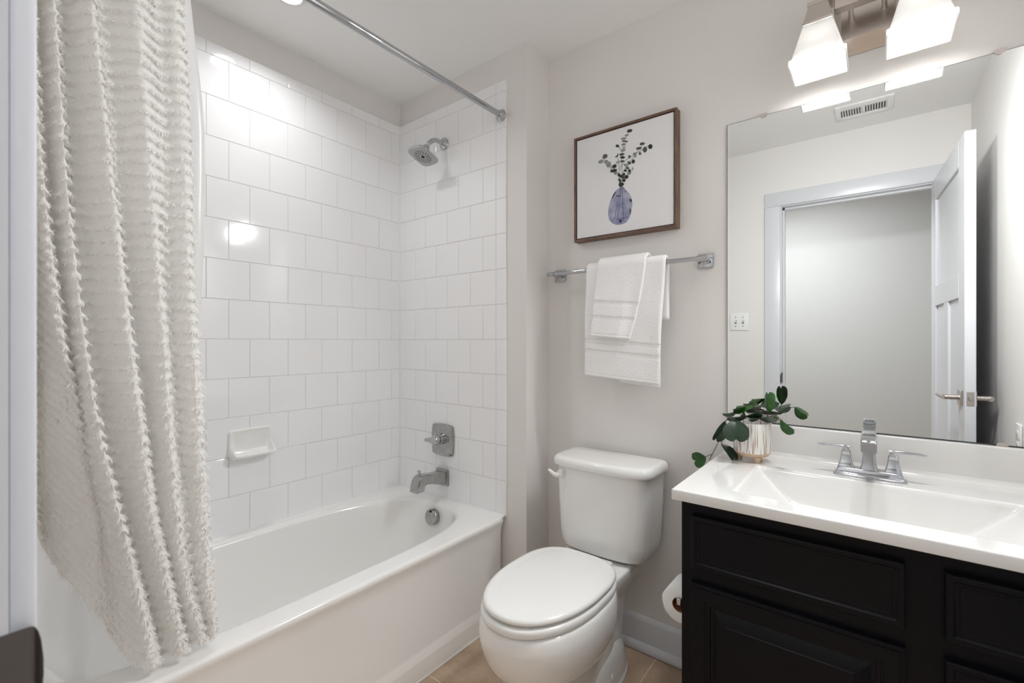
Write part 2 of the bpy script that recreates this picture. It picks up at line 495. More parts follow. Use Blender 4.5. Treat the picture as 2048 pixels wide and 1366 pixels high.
# ------------------------------------------------------------------ measured outlines (metres)
ART_LEAVES=[[0,[[1.243,2.0183],[1.2424,2.015],[1.2389,2.0126],[1.2334,2.0118],[1.2275,2.0129],[1.2226,2.0155],[1.2202,2.019],[1.2208,2.0224],[1.2244,2.0248],[1.2298,2.0255],[1.2358,2.0244],[1.2406,2.0218]]],[2,[[1.2282,2.0045],[1.2276,2.0023],[1.2248,2.0007],[1.2206,2.0002],[1.2161,2.0009],[1.2124,2.0026],[1.2106,2.0049],[1.2112,2.0071],[1.214,2.0087],[1.2183,2.0091],[1.2228,2.0084],[1.2264,2.0067]]],[2,[[1.2179,1.9942],[1.2168,1.9919],[1.2129,1.9906],[1.2073,1.9906],[1.2014,1.9918],[1.1969,1.994],[1.1949,1.9966],[1.196,1.9989],[1.1999,2.0002],[1.2056,2.0002],[1.2114,1.9989],[1.2159,1.9967]]],[1,[[1.2253,1.9783],[1.224,1.977],[1.2205,1.9768],[1.2159,1.978],[1.2114,1.98],[1.2082,1.9825],[1.2072,1.9847],[1.2086,1.986],[1.212,1.9861],[1.2166,1.985],[1.2211,1.9829],[1.2243,1.9805]]],[0,[[1.2116,1.9854],[1.211,1.9841],[1.2089,1.9834],[1.2059,1.9833],[1.2027,1.984],[1.2002,1.9853],[1.1991,1.9867],[1.1997,1.988],[1.2018,1.9888],[1.2049,1.9888],[1.2081,1.9881],[1.2105,1.9869]]],[2,[[1.2169,1.9712],[1.2158,1.9693],[1.2122,1.9683],[1.207,1.9685],[1.2017,1.9697],[1.1976,1.9717],[1.1959,1.974],[1.197,1.9758],[1.2007,1.9768],[1.2058,1.9766],[1.2112,1.9754],[1.2152,1.9734]]],[3,[[1.2149,1.9617],[1.2154,1.9588],[1.214,1.9562],[1.211,1.9545],[1.2073,1.9543],[1.2038,1.9556],[1.2014,1.958],[1.2009,1.9609],[1.2024,1.9635],[1.2054,1.9652],[1.2091,1.9654],[1.2126,1.9641]]],[2,[[1.2145,1.9513],[1.2142,1.9481],[1.2111,1.9455],[1.2061,1.9442],[1.2005,1.9446],[1.1958,1.9465],[1.1933,1.9495],[1.1936,1.9527],[1.1967,1.9553],[1.2018,1.9565],[1.2074,1.9561],[1.2121,1.9542]]],[1,[[1.2105,1.934],[1.2095,1.9314],[1.2058,1.9298],[1.2003,1.9295],[1.1946,1.9307],[1.1901,1.9331],[1.1881,1.9359],[1.1891,1.9385],[1.1929,1.9402],[1.1984,1.9404],[1.2041,1.9392],[1.2085,1.9369]]],[0,[[1.2128,1.9197],[1.2114,1.9174],[1.2075,1.9164],[1.2022,1.917],[1.1969,1.919],[1.1929,1.9219],[1.1915,1.925],[1.1929,1.9273],[1.1969,1.9282],[1.2022,1.9276],[1.2075,1.9256],[1.2114,1.9227]]],[1,[[1.2105,1.9067],[1.2096,1.9046],[1.2063,1.9032],[1.2016,1.903],[1.1966,1.904],[1.1927,1.9059],[1.1909,1.9082],[1.1919,1.9103],[1.1952,1.9117],[1.2,1.9119],[1.2049,1.9109],[1.2088,1.909]]],[3,[[1.1902,1.911],[1.1906,1.9077],[1.1886,1.9045],[1.1847,1.9024],[1.1799,1.902],[1.1755,1.9032],[1.1727,1.9058],[1.1723,1.9092],[1.1743,1.9123],[1.1782,1.9144],[1.183,1.9149],[1.1874,1.9136]]],[0,[[1.1868,1.9691],[1.1848,1.9672],[1.1815,1.9668],[1.1778,1.9681],[1.1747,1.9708],[1.1731,1.9742],[1.1733,1.9773],[1.1753,1.9792],[1.1786,1.9796],[1.1823,1.9782],[1.1853,1.9755],[1.187,1.9722]]],[0,[[1.1822,1.9325],[1.182,1.9309],[1.1803,1.9296],[1.1775,1.9289],[1.1745,1.9291],[1.172,1.93],[1.1707,1.9315],[1.1709,1.9331],[1.1726,1.9345],[1.1753,1.9351],[1.1784,1.935],[1.1809,1.934]]],[0,[[1.1843,1.9354],[1.183,1.9329],[1.1814,1.9314],[1.1798,1.9314],[1.1786,1.9328],[1.1782,1.9353],[1.1787,1.9382],[1.1799,1.9407],[1.1815,1.9421],[1.1832,1.9422],[1.1843,1.9407],[1.1847,1.9383]]],[1,[[1.1357,1.9501],[1.1376,1.9453],[1.1365,1.9406],[1.1328,1.9371],[1.1274,1.9359],[1.1218,1.9372],[1.1174,1.9407],[1.1155,1.9455],[1.1166,1.9503],[1.1203,1.9537],[1.1257,1.955],[1.1314,1.9536]]],[2,[[1.1206,1.9298],[1.1204,1.9257],[1.117,1.9225],[1.1114,1.9209],[1.105,1.9214],[1.0995,1.9239],[1.0965,1.9276],[1.0967,1.9317],[1.1001,1.9349],[1.1057,1.9365],[1.1121,1.9359],[1.1176,1.9335]]],[2,[[1.1392,1.9253],[1.141,1.9209],[1.1404,1.9168],[1.1375,1.9138],[1.133,1.9129],[1.1282,1.9142],[1.1244,1.9175],[1.1225,1.9218],[1.1231,1.9261],[1.126,1.929],[1.1305,1.9299],[1.1353,1.9286]]],[2,[[1.1525,1.9028],[1.1489,1.8985],[1.1434,1.8968],[1.1376,1.8984],[1.133,1.9027],[1.1308,1.9087],[1.1317,1.9147],[1.1354,1.9191],[1.1409,1.9207],[1.1467,1.9191],[1.1513,1.9147],[1.1534,1.9088]]],[3,[[1.1619,1.892],[1.1611,1.8885],[1.1587,1.8863],[1.1554,1.8861],[1.1521,1.8878],[1.1497,1.8911],[1.1488,1.895],[1.1497,1.8985],[1.1521,1.9007],[1.1554,1.9009],[1.1587,1.8991],[1.1611,1.8959]]],[0,[[1.1765,1.8982],[1.1773,1.8942],[1.1756,1.8906],[1.1717,1.8883],[1.1668,1.888],[1.1621,1.8897],[1.1589,1.893],[1.1581,1.897],[1.1599,1.9007],[1.1638,1.903],[1.1687,1.9033],[1.1734,1.9016]]],[0,[[1.1786,1.8796],[1.1783,1.876],[1.175,1.8731],[1.1695,1.8715],[1.1634,1.8718],[1.1582,1.8738],[1.1554,1.8771],[1.1557,1.8807],[1.1591,1.8837],[1.1646,1.8852],[1.1707,1.8849],[1.1758,1.8829]]],[0,[[1.1604,1.8762],[1.1579,1.8742],[1.1547,1.8738],[1.1517,1.875],[1.1497,1.8776],[1.1491,1.8809],[1.1503,1.8839],[1.1528,1.8859],[1.156,1.8863],[1.159,1.885],[1.1611,1.8824],[1.1616,1.8792]]],[2,[[1.1787,1.8683],[1.1795,1.8651],[1.1784,1.8622],[1.1757,1.8605],[1.1722,1.8603],[1.1687,1.8618],[1.1662,1.8645],[1.1654,1.8677],[1.1665,1.8706],[1.1692,1.8724],[1.1728,1.8725],[1.1763,1.8711]]],[1,[[1.2934,1.9532],[1.2924,1.9504],[1.2888,1.9488],[1.2837,1.9486],[1.2782,1.9501],[1.274,1.9528],[1.2722,1.956],[1.2732,1.9588],[1.2768,1.9605],[1.282,1.9606],[1.2874,1.9591],[1.2916,1.9564]]],[1,[[1.2814,1.9392],[1.2801,1.9367],[1.276,1.9353],[1.2701,1.9354],[1.264,1.9368],[1.2592,1.9393],[1.2572,1.9422],[1.2585,1.9447],[1.2626,1.9461],[1.2686,1.946],[1.2747,1.9445],[1.2794,1.9421]]],[1,[[1.302,1.926],[1.2998,1.9211],[1.296,1.9184],[1.2914,1.9188],[1.2874,1.922],[1.2851,1.9273],[1.285,1.9333],[1.2871,1.9382],[1.291,1.9408],[1.2956,1.9405],[1.2995,1.9372],[1.3019,1.9319]]],[0,[[1.3228,1.931],[1.3205,1.9273],[1.3165,1.9258],[1.3121,1.9268],[1.3083,1.93],[1.3062,1.9348],[1.3064,1.9396],[1.3088,1.9434],[1.3127,1.9449],[1.3172,1.9439],[1.3209,1.9406],[1.323,1.9359]]],[1,[[1.2791,1.9182],[1.2784,1.9154],[1.2764,1.9138],[1.2737,1.9137],[1.271,1.9152],[1.2691,1.9178],[1.2683,1.9209],[1.2691,1.9236],[1.271,1.9252],[1.2737,1.9253],[1.2764,1.9239],[1.2784,1.9212]]],[2,[[1.2598,1.9148],[1.2583,1.9108],[1.256,1.9084],[1.2534,1.9082],[1.2513,1.9103],[1.2501,1.9142],[1.2503,1.9187],[1.2518,1.9227],[1.2541,1.9251],[1.2567,1.9253],[1.2589,1.9232],[1.26,1.9193]]],[2,[[1.2576,1.9259],[1.2581,1.923],[1.257,1.9205],[1.2544,1.9189],[1.251,1.9187],[1.2479,1.92],[1.2457,1.9223],[1.2451,1.9252],[1.2463,1.9277],[1.2489,1.9293],[1.2522,1.9295],[1.2554,1.9282]]],[0,[[1.2533,1.893],[1.2516,1.8893],[1.2485,1.8874],[1.2449,1.8877],[1.2418,1.8902],[1.2398,1.8941],[1.2397,1.8985],[1.2414,1.9021],[1.2445,1.904],[1.248,1.9037],[1.2512,1.9012],[1.2531,1.8973]]],[1,[[1.2365,1.9165],[1.2358,1.9134],[1.2337,1.9115],[1.2309,1.9113],[1.2282,1.9128],[1.2261,1.9158],[1.2254,1.9192],[1.2261,1.9223],[1.2282,1.9242],[1.2309,1.9244],[1.2337,1.9228],[1.2358,1.9199]]],[1,[[1.2381,1.8898],[1.2358,1.8876],[1.2321,1.8873],[1.2279,1.8888],[1.2243,1.8918],[1.2223,1.8956],[1.2224,1.899],[1.2246,1.9012],[1.2284,1.9015],[1.2326,1.9],[1.2362,1.8969],[1.2382,1.8932]]],[2,[[1.2273,1.8842],[1.2254,1.882],[1.2212,1.8814],[1.2159,1.8828],[1.2108,1.8856],[1.2074,1.8892],[1.2066,1.8925],[1.2085,1.8948],[1.2127,1.8953],[1.2181,1.8939],[1.2231,1.8911],[1.2265,1.8875]]],[1,[[1.2308,1.8725],[1.2293,1.8707],[1.2259,1.8702],[1.2217,1.8712],[1.2177,1.8734],[1.215,1.8764],[1.2143,1.8791],[1.2159,1.881],[1.2192,1.8815],[1.2235,1.8805],[1.2275,1.8782],[1.2302,1.8753]]],[0,[[1.2364,1.8651],[1.2372,1.862],[1.2364,1.8592],[1.2341,1.8576],[1.2309,1.8575],[1.2278,1.859],[1.2255,1.8617],[1.2247,1.8648],[1.2255,1.8676],[1.2278,1.8692],[1.2309,1.8693],[1.2341,1.8678]]],[3,[[1.2489,1.8668],[1.2483,1.8633],[1.2465,1.8611],[1.2441,1.8607],[1.2417,1.8622],[1.2399,1.8653],[1.2393,1.869],[1.2399,1.8725],[1.2417,1.8747],[1.2441,1.8751],[1.2465,1.8735],[1.2483,1.8705]]],[0,[[1.2205,1.8661],[1.2196,1.8637],[1.2173,1.8623],[1.2142,1.8623],[1.211,1.8637],[1.2087,1.8662],[1.2078,1.869],[1.2087,1.8715],[1.211,1.8729],[1.2142,1.8728],[1.2173,1.8714],[1.2196,1.8689]]],[2,[[1.2376,1.8569],[1.2381,1.8537],[1.2361,1.8506],[1.2323,1.8484],[1.2277,1.8479],[1.2235,1.849],[1.2207,1.8516],[1.2203,1.8549],[1.2223,1.858],[1.2261,1.8601],[1.2307,1.8607],[1.2349,1.8595]]],[0,[[1.1933,1.8557],[1.1924,1.8526],[1.1901,1.8507],[1.1869,1.8505],[1.1836,1.8521],[1.1813,1.8551],[1.1804,1.8586],[1.1813,1.8618],[1.1836,1.8637],[1.1869,1.8638],[1.1901,1.8622],[1.1924,1.8592]]],[0,[[1.2043,1.844],[1.2016,1.8422],[1.1979,1.8423],[1.194,1.8442],[1.1911,1.8474],[1.1899,1.8511],[1.1908,1.8543],[1.1935,1.8561],[1.1973,1.856],[1.2011,1.8541],[1.204,1.8509],[1.2052,1.8472]]],[0,[[1.2138,1.8528],[1.2131,1.85],[1.211,1.8483],[1.2082,1.8481],[1.2054,1.8495],[1.2033,1.8522],[1.2025,1.8553],[1.2033,1.8581],[1.2054,1.8598],[1.2082,1.86],[1.211,1.8586],[1.2131,1.8559]]],[0,[[1.2237,1.8352],[1.2195,1.8341],[1.2152,1.835],[1.2117,1.8378],[1.2102,1.8417],[1.2109,1.8456],[1.2138,1.8485],[1.2179,1.8495],[1.2223,1.8486],[1.2257,1.8458],[1.2272,1.8419],[1.2265,1.838]]],[1,[[1.2121,1.8426],[1.2111,1.8395],[1.2085,1.8377],[1.205,1.8376],[1.2015,1.8392],[1.1989,1.8422],[1.1979,1.8457],[1.1989,1.8488],[1.2015,1.8507],[1.205,1.8508],[1.2085,1.8491],[1.2111,1.8461]]],[0,[[1.1955,1.832],[1.1936,1.8311],[1.1906,1.8317],[1.1872,1.8337],[1.1844,1.8364],[1.1829,1.8392],[1.1832,1.8413],[1.1851,1.8422],[1.1881,1.8416],[1.1915,1.8396],[1.1943,1.8369],[1.1958,1.8341]]],[0,[[1.2136,1.8255],[1.2104,1.824],[1.2066,1.8243],[1.2032,1.8264],[1.2011,1.8297],[1.201,1.8334],[1.2028,1.8363],[1.206,1.8379],[1.2098,1.8375],[1.2132,1.8354],[1.2152,1.8321],[1.2153,1.8285]]],[0,[[1.1965,1.8308],[1.1958,1.8283],[1.194,1.8267],[1.1915,1.8265],[1.189,1.8278],[1.1872,1.8301],[1.1865,1.8329],[1.1872,1.8355],[1.189,1.837],[1.1915,1.8372],[1.194,1.8359],[1.1958,1.8336]]],[0,[[1.2064,1.8148],[1.205,1.8107],[1.2011,1.8084],[1.1958,1.8084],[1.1904,1.8106],[1.1865,1.8146],[1.1851,1.8193],[1.1865,1.8233],[1.1904,1.8256],[1.1958,1.8256],[1.2011,1.8233],[1.205,1.8194]]],[1,[[1.2089,1.8159],[1.2083,1.8134],[1.2068,1.8117],[1.2047,1.8115],[1.2025,1.8126],[1.201,1.8149],[1.2004,1.8177],[1.201,1.8202],[1.2025,1.8218],[1.2047,1.8221],[1.2068,1.8209],[1.2083,1.8186]]],[0,[[1.1972,1.8117],[1.1965,1.8095],[1.1947,1.8082],[1.1922,1.8081],[1.1897,1.8092],[1.1879,1.8113],[1.1872,1.8138],[1.1879,1.816],[1.1897,1.8173],[1.1922,1.8174],[1.1947,1.8163],[1.1965,1.8142]]]]
ART_STEMS=[[[1.2257,2.0144],[1.2082,1.983],[1.1993,1.9389],[1.1986,1.8993],[1.2011,1.8556],[1.2011,1.8059],[1.2057,1.671]],[[1.1146,1.9426],[1.134,1.9181],[1.1561,1.896],[1.1815,1.8667],[1.1904,1.8447],[1.1922,1.8078],[1.167,1.6806]],[[1.3054,1.9409],[1.2754,1.9294],[1.2309,1.9146],[1.2064,1.9008],[1.1886,1.8684],[1.1894,1.8217],[1.1958,1.7904],[1.1808,1.69]],[[1.2788,1.9512],[1.2482,1.9136],[1.2117,1.8747],[1.1993,1.8461],[1.1965,1.8069]],[[1.1869,1.9721],[1.1929,1.9539]],[[1.1797,1.9272],[1.1869,1.9055],[1.1869,1.8755]],[[1.1772,1.6833],[1.1993,1.6829],[1.2233,1.6846]]]
ART_VASE=[[1.1886,1.8045],[1.2047,1.8068],[1.217,1.7911],[1.2309,1.7735],[1.2403,1.752],[1.2424,1.7288],[1.2379,1.7034],[1.2309,1.6816],[1.217,1.6642],[1.1993,1.6594],[1.1743,1.6617],[1.1579,1.6709],[1.1444,1.6876],[1.1396,1.7104],[1.1422,1.737],[1.1506,1.7625],[1.1634,1.7869],[1.1761,1.7994]]
ART_MARKS=[[[1.1736,1.7949],[1.1757,1.7925],[1.1652,1.7781],[1.1568,1.7673],[1.1554,1.77],[1.1634,1.7852]],[[1.2309,1.7522],[1.2344,1.7548],[1.2368,1.7478],[1.2393,1.7555],[1.2413,1.7404],[1.2379,1.7378],[1.2358,1.7447],[1.2337,1.7376]],[[1.1851,1.6793],[1.2011,1.6767],[1.1951,1.665],[1.1922,1.6675]],[[1.1736,1.7799],[1.1958,1.7738],[1.1958,1.7692],[1.1743,1.774]],[[1.21,1.7876],[1.217,1.7862],[1.2135,1.7822]],[[1.2309,1.721],[1.2379,1.7067],[1.2361,1.6906],[1.2309,1.6981]]]
PLANT_LEAVES=[[[1.7622,0.01,0.9671],[1.7966,-0.005,0.9377],0.027,0.04],[[1.7248,0.04,0.9782],[1.7208,0.04,1.0386],0.0351,0.036],[[1.6415,0.0,0.9535],[1.6512,-0.035,0.8992],0.0887,0.07],[[1.6026,0.03,0.9407],[1.5807,0.02,0.8795],0.0421,0.044],[[1.5343,0.07,0.8069],[1.4948,0.07,0.7882],0.0643,0.046],[[1.5927,0.03,0.8676],[1.6373,0.01,0.8290],0.0306,0.04],[[1.6275,0.07,0.9688],[1.5874,0.07,0.9565],0.0161,0.04],[[1.6576,0.06,0.988],[1.6253,0.05,0.9733],0.0218,0.036],[[1.6722,0.1,0.999],[1.6431,0.1,0.9911],0.011,0.03],[[1.6511,0.05,0.9711],[1.6784,0.05,0.9933],0.0127,0.03],[[1.6989,0.08,0.9929],[1.6692,0.06,0.9786],0.0141,0.034],[[1.6614,0.02,0.9643],[1.617,0.01,0.953],0.02,0.042],[[1.6562,0.03,0.9648],[1.7057,0.0,0.9762],0.0149,0.042],[[1.7024,0.03,0.9604],[1.7498,0.03,0.9697],0.0238,0.046],[[1.7052,0.02,0.9631],[1.6847,0.0,0.9607],0.0112,0.03],[[1.6544,0.06,0.9515],[1.6177,0.05,0.9514],0.0128,0.036]]
PLANT_STEMS=[[[1.6199,0.04,0.9505],[1.6091,0.03,0.9484],[1.6004,0.03,0.9216],[1.5948,0.035,0.9036],[1.5731,0.05,0.8554],[1.5476,0.06,0.8024]],[[1.597,0.035,0.9016],[1.5955,0.03,0.888],[1.5927,0.03,0.8676]],[[1.5343,0.07,0.8098],[1.5582,0.055,0.8245]],[[1.7622,0.01,0.9671],[1.745,0.03,0.967],[1.7262,0.05,0.9591]],[[1.7248,0.04,0.9782],[1.7202,0.05,0.9596]],[[1.6722,0.1,0.999],[1.6885,0.08,0.9943],[1.6979,0.05,0.9573]],[[1.6275,0.07,0.9688],[1.648,0.06,0.9602],[1.6711,0.05,0.9522]],[[1.6415,0.0,0.9535],[1.6393,0.02,0.9552],[1.6521,0.04,0.9527]],[[1.6026,0.03,0.9407],[1.6135,0.03,0.9489]]]

# ------------------------------------------------------------------ room
XR, YB, YF, ZC = 2.385, 0.1752, -1.519, 2.460
XW = 0.829                     # corner of the short wing wall beside the tub
DO0, DO1, DZ = 1.513, 2.262, 2.066   # door opening

b = MB(); b.box(-0.15, 2.6, YF-0.02, 0.4, -0.05, 0.0)
struct(b.build('floor', 'floor', smooth=None), 'brown beige square tile floor')
b = MB(); b.box(-0.15, 2.6, YF-0.12, 0.4, ZC, ZC+0.08)
struct(b.build('ceiling', 'ceiling', smooth=None), 'flat pale ceiling')
b = MB(); b.box(-0.12, -0.008, YF-0.12, 0.12, 0, ZC)
wall_left = struct(b.build('wall_left', 'wall', smooth=None), 'long wall beside the tub')
b = MB(); b.box(-0.008, XW, 0.008, YB+0.12, 0, ZC)
wall_end = struct(b.build('wall_end', 'wall', smooth=None), 'wall at the shower head end of the tub')
b = MB(); b.box(XW, XR+0.12, YB, YB+0.12, 0, ZC)
wall_back = struct(b.build('wall_back', 'wall', smooth=None), 'wall behind the toilet and the vanity')
b = MB(); b.box(XR, XR+0.12, YF-0.12, YB, 0, ZC)
wall_right = struct(b.build('wall_right', 'wall', smooth=None), 'wall at the right of the vanity')
b = MB(); b.box(-0.008, DO0-0.018, YF-0.115, YF, 0, ZC); b.box(DO1+0.018, XR, YF-0.115, YF, 0, ZC)
b.box(DO0-0.018, DO1+0.018, YF-0.115, YF, DZ+0.018, ZC)
wall_front = struct(b.build('wall_front', 'wall', smooth=None), 'wall with the doorway')

# hall beyond the doorway
HY = -2.92
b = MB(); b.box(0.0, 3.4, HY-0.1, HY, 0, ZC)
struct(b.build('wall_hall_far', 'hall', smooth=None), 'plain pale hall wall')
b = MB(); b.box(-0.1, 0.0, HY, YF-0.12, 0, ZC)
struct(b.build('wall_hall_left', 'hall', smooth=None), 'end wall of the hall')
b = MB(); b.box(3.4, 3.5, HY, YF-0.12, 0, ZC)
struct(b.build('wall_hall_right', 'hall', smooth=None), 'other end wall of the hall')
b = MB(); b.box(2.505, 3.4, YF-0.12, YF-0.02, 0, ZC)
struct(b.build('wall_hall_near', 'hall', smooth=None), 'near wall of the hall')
b = MB(); b.box(-0.1, 3.5, HY-0.1, YF-0.12, ZC, ZC+0.08)
struct(b.build('ceiling_hall', 'ceiling', smooth=None), 'hall ceiling')
b = MB(); b.box(-0.1, 3.5, HY-0.1, YF-0.02, -0.05, 0.0)
struct(b.build('floor_hall', 'floor', smooth=None), 'hall floor')

# --- tiles of the tub surround, every tile a pillowed block in one panel
S = 0.1545
ZR = 1.2072
ZT0, ZT1 = 0.4385, 2.338

def tiles(mb, to3, rects, h=0.008, gap=0.0009):
    for (u0, u1, v0, v1) in rects:
        if u1-u0 < 0.006 or v1-v0 < 0.006:
            continue
        u0 += gap; u1 -= gap; v0 += gap; v1 -= gap
        vs = []
        for ins, hh in ((0, 0.0005), (0, h-0.0014), (0.0005, h-0.0005), (0.0016, h)):
            vs += [to3(u0+ins, v0+ins, hh), to3(u1-ins, v0+ins, hh), to3(u1-ins, v1-ins, hh), to3(u0+ins, v1-ins, hh)]
        fs = []
        for k in range(3):
            for j in range(4):
                i = (j+1) % 4
                fs.append((k*4+j, k*4+i, (k+1)*4+i, (k+1)*4+j))
        fs.append((12, 13, 14, 15))
        mb.add(vs, fs, 0)

def rows():
    k = -8
    while True:
        z1 = ZR-k*S
        z0 = z1-S
        k0 = k
        k += 1
        if z0 >= ZT1:
            continue
        if z1 <= ZT0+0.004:
            break
        yield k0, max(z0, ZT0), min(z1, ZT1)

def courses(u_lo, u_hi, first, k):
    off = first if k % 2 == 0 else first-S/2
    j = math.floor((u_lo-off)/S)
    while True:
        a = off+j*S
        j += 1
        if a >= u_hi:
            return
        if a+S <= u_lo:
            continue
        yield max(a, u_lo), min(a+S, u_hi)

mb = MB()
R = []
for k, z0, z1 in rows():
    for a, c in courses(0.0, 1.51, 0.1297, k):
        R.append((a, c, z0, z1))
tiles(mb, lambda u, v, h: (-0.008+h, -u, v), R)
mb.add([(-0.0022, 0, ZT0), (-0.0022, -1.51, ZT0), (-0.0022, -1.51, ZT1), (-0.0022, 0, ZT1)], [(0, 1, 2, 3)], 1)
mb.build('tile_panel', ['tile', 'grout'], wall_left, smooth=None)
mb = MB()
R = []
XB, XE = 0.6676, 0.7235
for k, z0, z1 in rows():
    for a, c in courses(0.0, XB, 0.0496, k):
        R.append((a, c, z0, z1))
    R.append((XB, XE, z0, z1))
tiles(mb, lambda u, v, h: (u, 0.008-h, v), R)
mb.add([(0, 0.0022, ZT0), (XE-0.001, 0.0022, ZT0), (XE-0.001, 0.0022, ZT1), (0, 0.0022, ZT1)], [(0, 3, 2, 1)], 1)
mb.build('tile_panel', ['tile', 'grout'], wall_end, smooth=None)

mb = MB(); mb.loft([[(-0.0005, 0.0075, z), (-0.0005, -0.0050, z), (0.0008, -0.0050, z), (0.0020, -0.0020, z), (0.0050, -0.0008, z), (0.0050, 0.0005, z)] for z in (ZT0, ZT1)])
mb.build('caulk_bead', 'caulk', wall_end, smooth=60)

# --- baseboards with a shoe moulding
def profile_run(prof, p0, p1, nrm):
    """prof: (out, z) closed outline swept from p0 to p1 along the floor"""
    r = []
    for p in (p0, p1):
        r.append([(p[0]+nrm[0]*o_, p[1]+nrm[1]*o_, z) for o_, z in prof])
    return r
BASE = [(0, 0), (0.014, 0), (0.014, 0.112), (0.0115, 0.1175), (0.006, 0.124), (0.003, 0.128), (0, 0.128)]
SHOE = [(0.014, 0.003), (0.030, 0.003), (0.0305, 0.010), (0.0285, 0.020), (0.0225, 0.028), (0.014, 0.032)]
def baseboard(name, p0, p1, nrm, label):
    b = MB(); b.loft(profile_run(BASE, p0, p1, nrm))
    o = struct(b.build(name, 'trim', smooth=30), label)
    b = MB(); b.loft(profile_run(SHOE, p0, p1, nrm))
    b.build('shoe_moulding', 'trim', o, smooth=50)
baseboard('baseboard_back', (XW+0.031, YB), (1.589, YB), (0, -1), 'white baseboard behind the toilet')
baseboard('baseboard_wing', (XW, 0.008), (XW, YB-0.001), (1, 0), 'white baseboard on the short wing wall')
baseboard('baseboard_right', (XR, -0.36), (XR, -1.46), (-1, 0), 'white baseboard behind the door')
baseboard('baseboard_front', (0.78, YF), (1.413, YF), (0, 1), 'white baseboard beside the doorway')

# --- door casing and jamb (the frame of the doorway)
CF = YF+0.014
mb = MB()
mb.rbox(1.416, 1.506, YF, CF, 0, 2.072, 0.003)
mb.rbox(2.270, 2.360, YF, CF, 0, 2.072, 0.003)
mb.rbox(1.416, 2.360, YF, CF, 2.072, 2.162, 0.003)
casing = struct(mb.build('trim_1', 'trim', smooth=40), 'white casing around the doorway')
mb = MB()
mb.box(DO0-0.018, DO0, YF-0.115, YF-0.0005, 0, DZ+0.018)
mb.box(DO1, DO1+0.018, YF-0.115, YF-0.0005, 0, DZ+0.018)
mb.box(DO0, DO1, YF-0.115, YF-0.0005, DZ, DZ+0.018)
mb.box(DO0, DO0+0.011, YF-0.085, YF-0.048, 0, DZ)
mb.box(DO1-0.011, DO1, YF-0.085, YF-0.048, 0, DZ)
mb.box(DO0, DO1, YF-0.085, YF-0.048, DZ-0.011, DZ)
jamb = struct(mb.build('trim_2', 'trim', smooth=None), 'white jamb and stop of the doorway')
mb = MB()
mb.rbox(1.416, 1.506, YF-0.129, YF-0.115, 0, 2.072, 0.003)
mb.rbox(2.270, 2.360, YF-0.129, YF-0.115, 0, 2.072, 0.003)
mb.rbox(1.416, 2.360, YF-0.129, YF-0.115, 2.072, 2.162, 0.003)
struct(mb.build('trim_3', 'trim', smooth=40), 'white casing on the hall side of the doorway')

# strike plate with its curved lip, on the left jamb
sx = DO0+0.0012
P = []
NY, NZ = 40, 24
zc_, hh_ = 0.9645, 0.0335
for i in range(NY+1):
    t = i/NY
    y = -1.560+t*(0.0578)
    row = []
    tt = max(0.0, (y+1.5090)/0.0068)
    half = hh_*math.sqrt(max(0.0, 1-(tt**2.0)*0.97))
    bend = 0.0045*max(0.0, tt)**1.6
    for j in range(NZ+1):
        row.append((sx-bend, y, zc_+half*(-1+2*j/NZ)))
    P.append(row)
mb = MB(); mb.grid(P)
Pb = [[(p[0]-0.0014, p[1], p[2]) for p in r] for r in P]
mb.grid(Pb, flip=True)
edge = [(i, 0) for i in range(NY)]+[(NY, j) for j in range(NZ)]+[(i, NZ) for i in range(NY, 0, -1)]+[(0, j) for j in range(NZ, 0, -1)]
nA = (NY+1)*(NZ+1)
ids = [i*(NZ+1)+j for i, j in edge]
o0 = 0
for q in range(len(ids)):
    a, c = ids[q], ids[(q+1) % len(ids)]
    mb.f.append((a, c, c+nA, a+nA)); mb.mi.append(0)
st_ = mb.build('strike_plate', 'nickel_dark', jamb, smooth=40)
st_['label'] = 'satin nickel strike plate with a curved lip'

# --- the door, open against the right wall
DW, DT = 0.765, 0.035
door_root = thing('door_1', 'white three panel door standing open', 'door', (DO1+0.001, YF+0.004, 0.0))
del door_root['category']
struct(door_root)
ang = math.atan2(0.047, 0.80)
# local frame: d runs from hinge to free edge, e is toward the tub side (left)
dv = Vector((math.sin(ang), math.cos(ang), 0)); ev = Vector((-math.cos(ang), math.sin(ang), 0))
HP = Vector((DO1+0.001, YF+0.012, 0))
def dpt(d, e, z):
    p = HP+dv*d+ev*e
    return (p.x, p.y, z)
def dbox(mb, d0, d1, e0, e1, z0, z1, r=0.0):
    M4 = Matrix(((dv.x, ev.x, 0, HP.x), (dv.y, ev.y, 0, HP.y), (0, 0, 1, 0), (0, 0, 0, 1)))
    if r:
        mb.rbox(d0, d1, e0, e1, z0, z1, r, 1, None, M4)
    else:
        b2 = MB(); b2.box(d0, d1, e0, e1, z0, z1)
        mb.add([M4 @ Vector(v) for v in b2.v], b2.f)
Z0, Z1 = 0.012, DZ-0.004
mb = MB()
dbox(mb, 0.02, DW-0.02, 0.010, DT-0.010, Z0+0.02, Z1-0.02)
dbox(mb, 0, 0.112, 0, DT, Z0, Z1, 0.002)
dbox(mb, DW-0.112, DW, 0, DT, Z0, Z1, 0.002)
dbox(mb, 0.112, DW-0.112, 0, DT, Z1-0.115, Z1, 0.002)
dbox(mb, 0.112, DW-0.112, 0, DT, 1.385, 1.490, 0.002)
dbox(mb, 0.112, DW-0.112, 0, DT, Z0, 0.24, 0.002)
dbox(mb, DW/2-0.05, DW/2+0.05, 0, DT, 0.24, 1.385, 0.002)
mb.build('door_panel', 'trim', door_root, smooth=30)
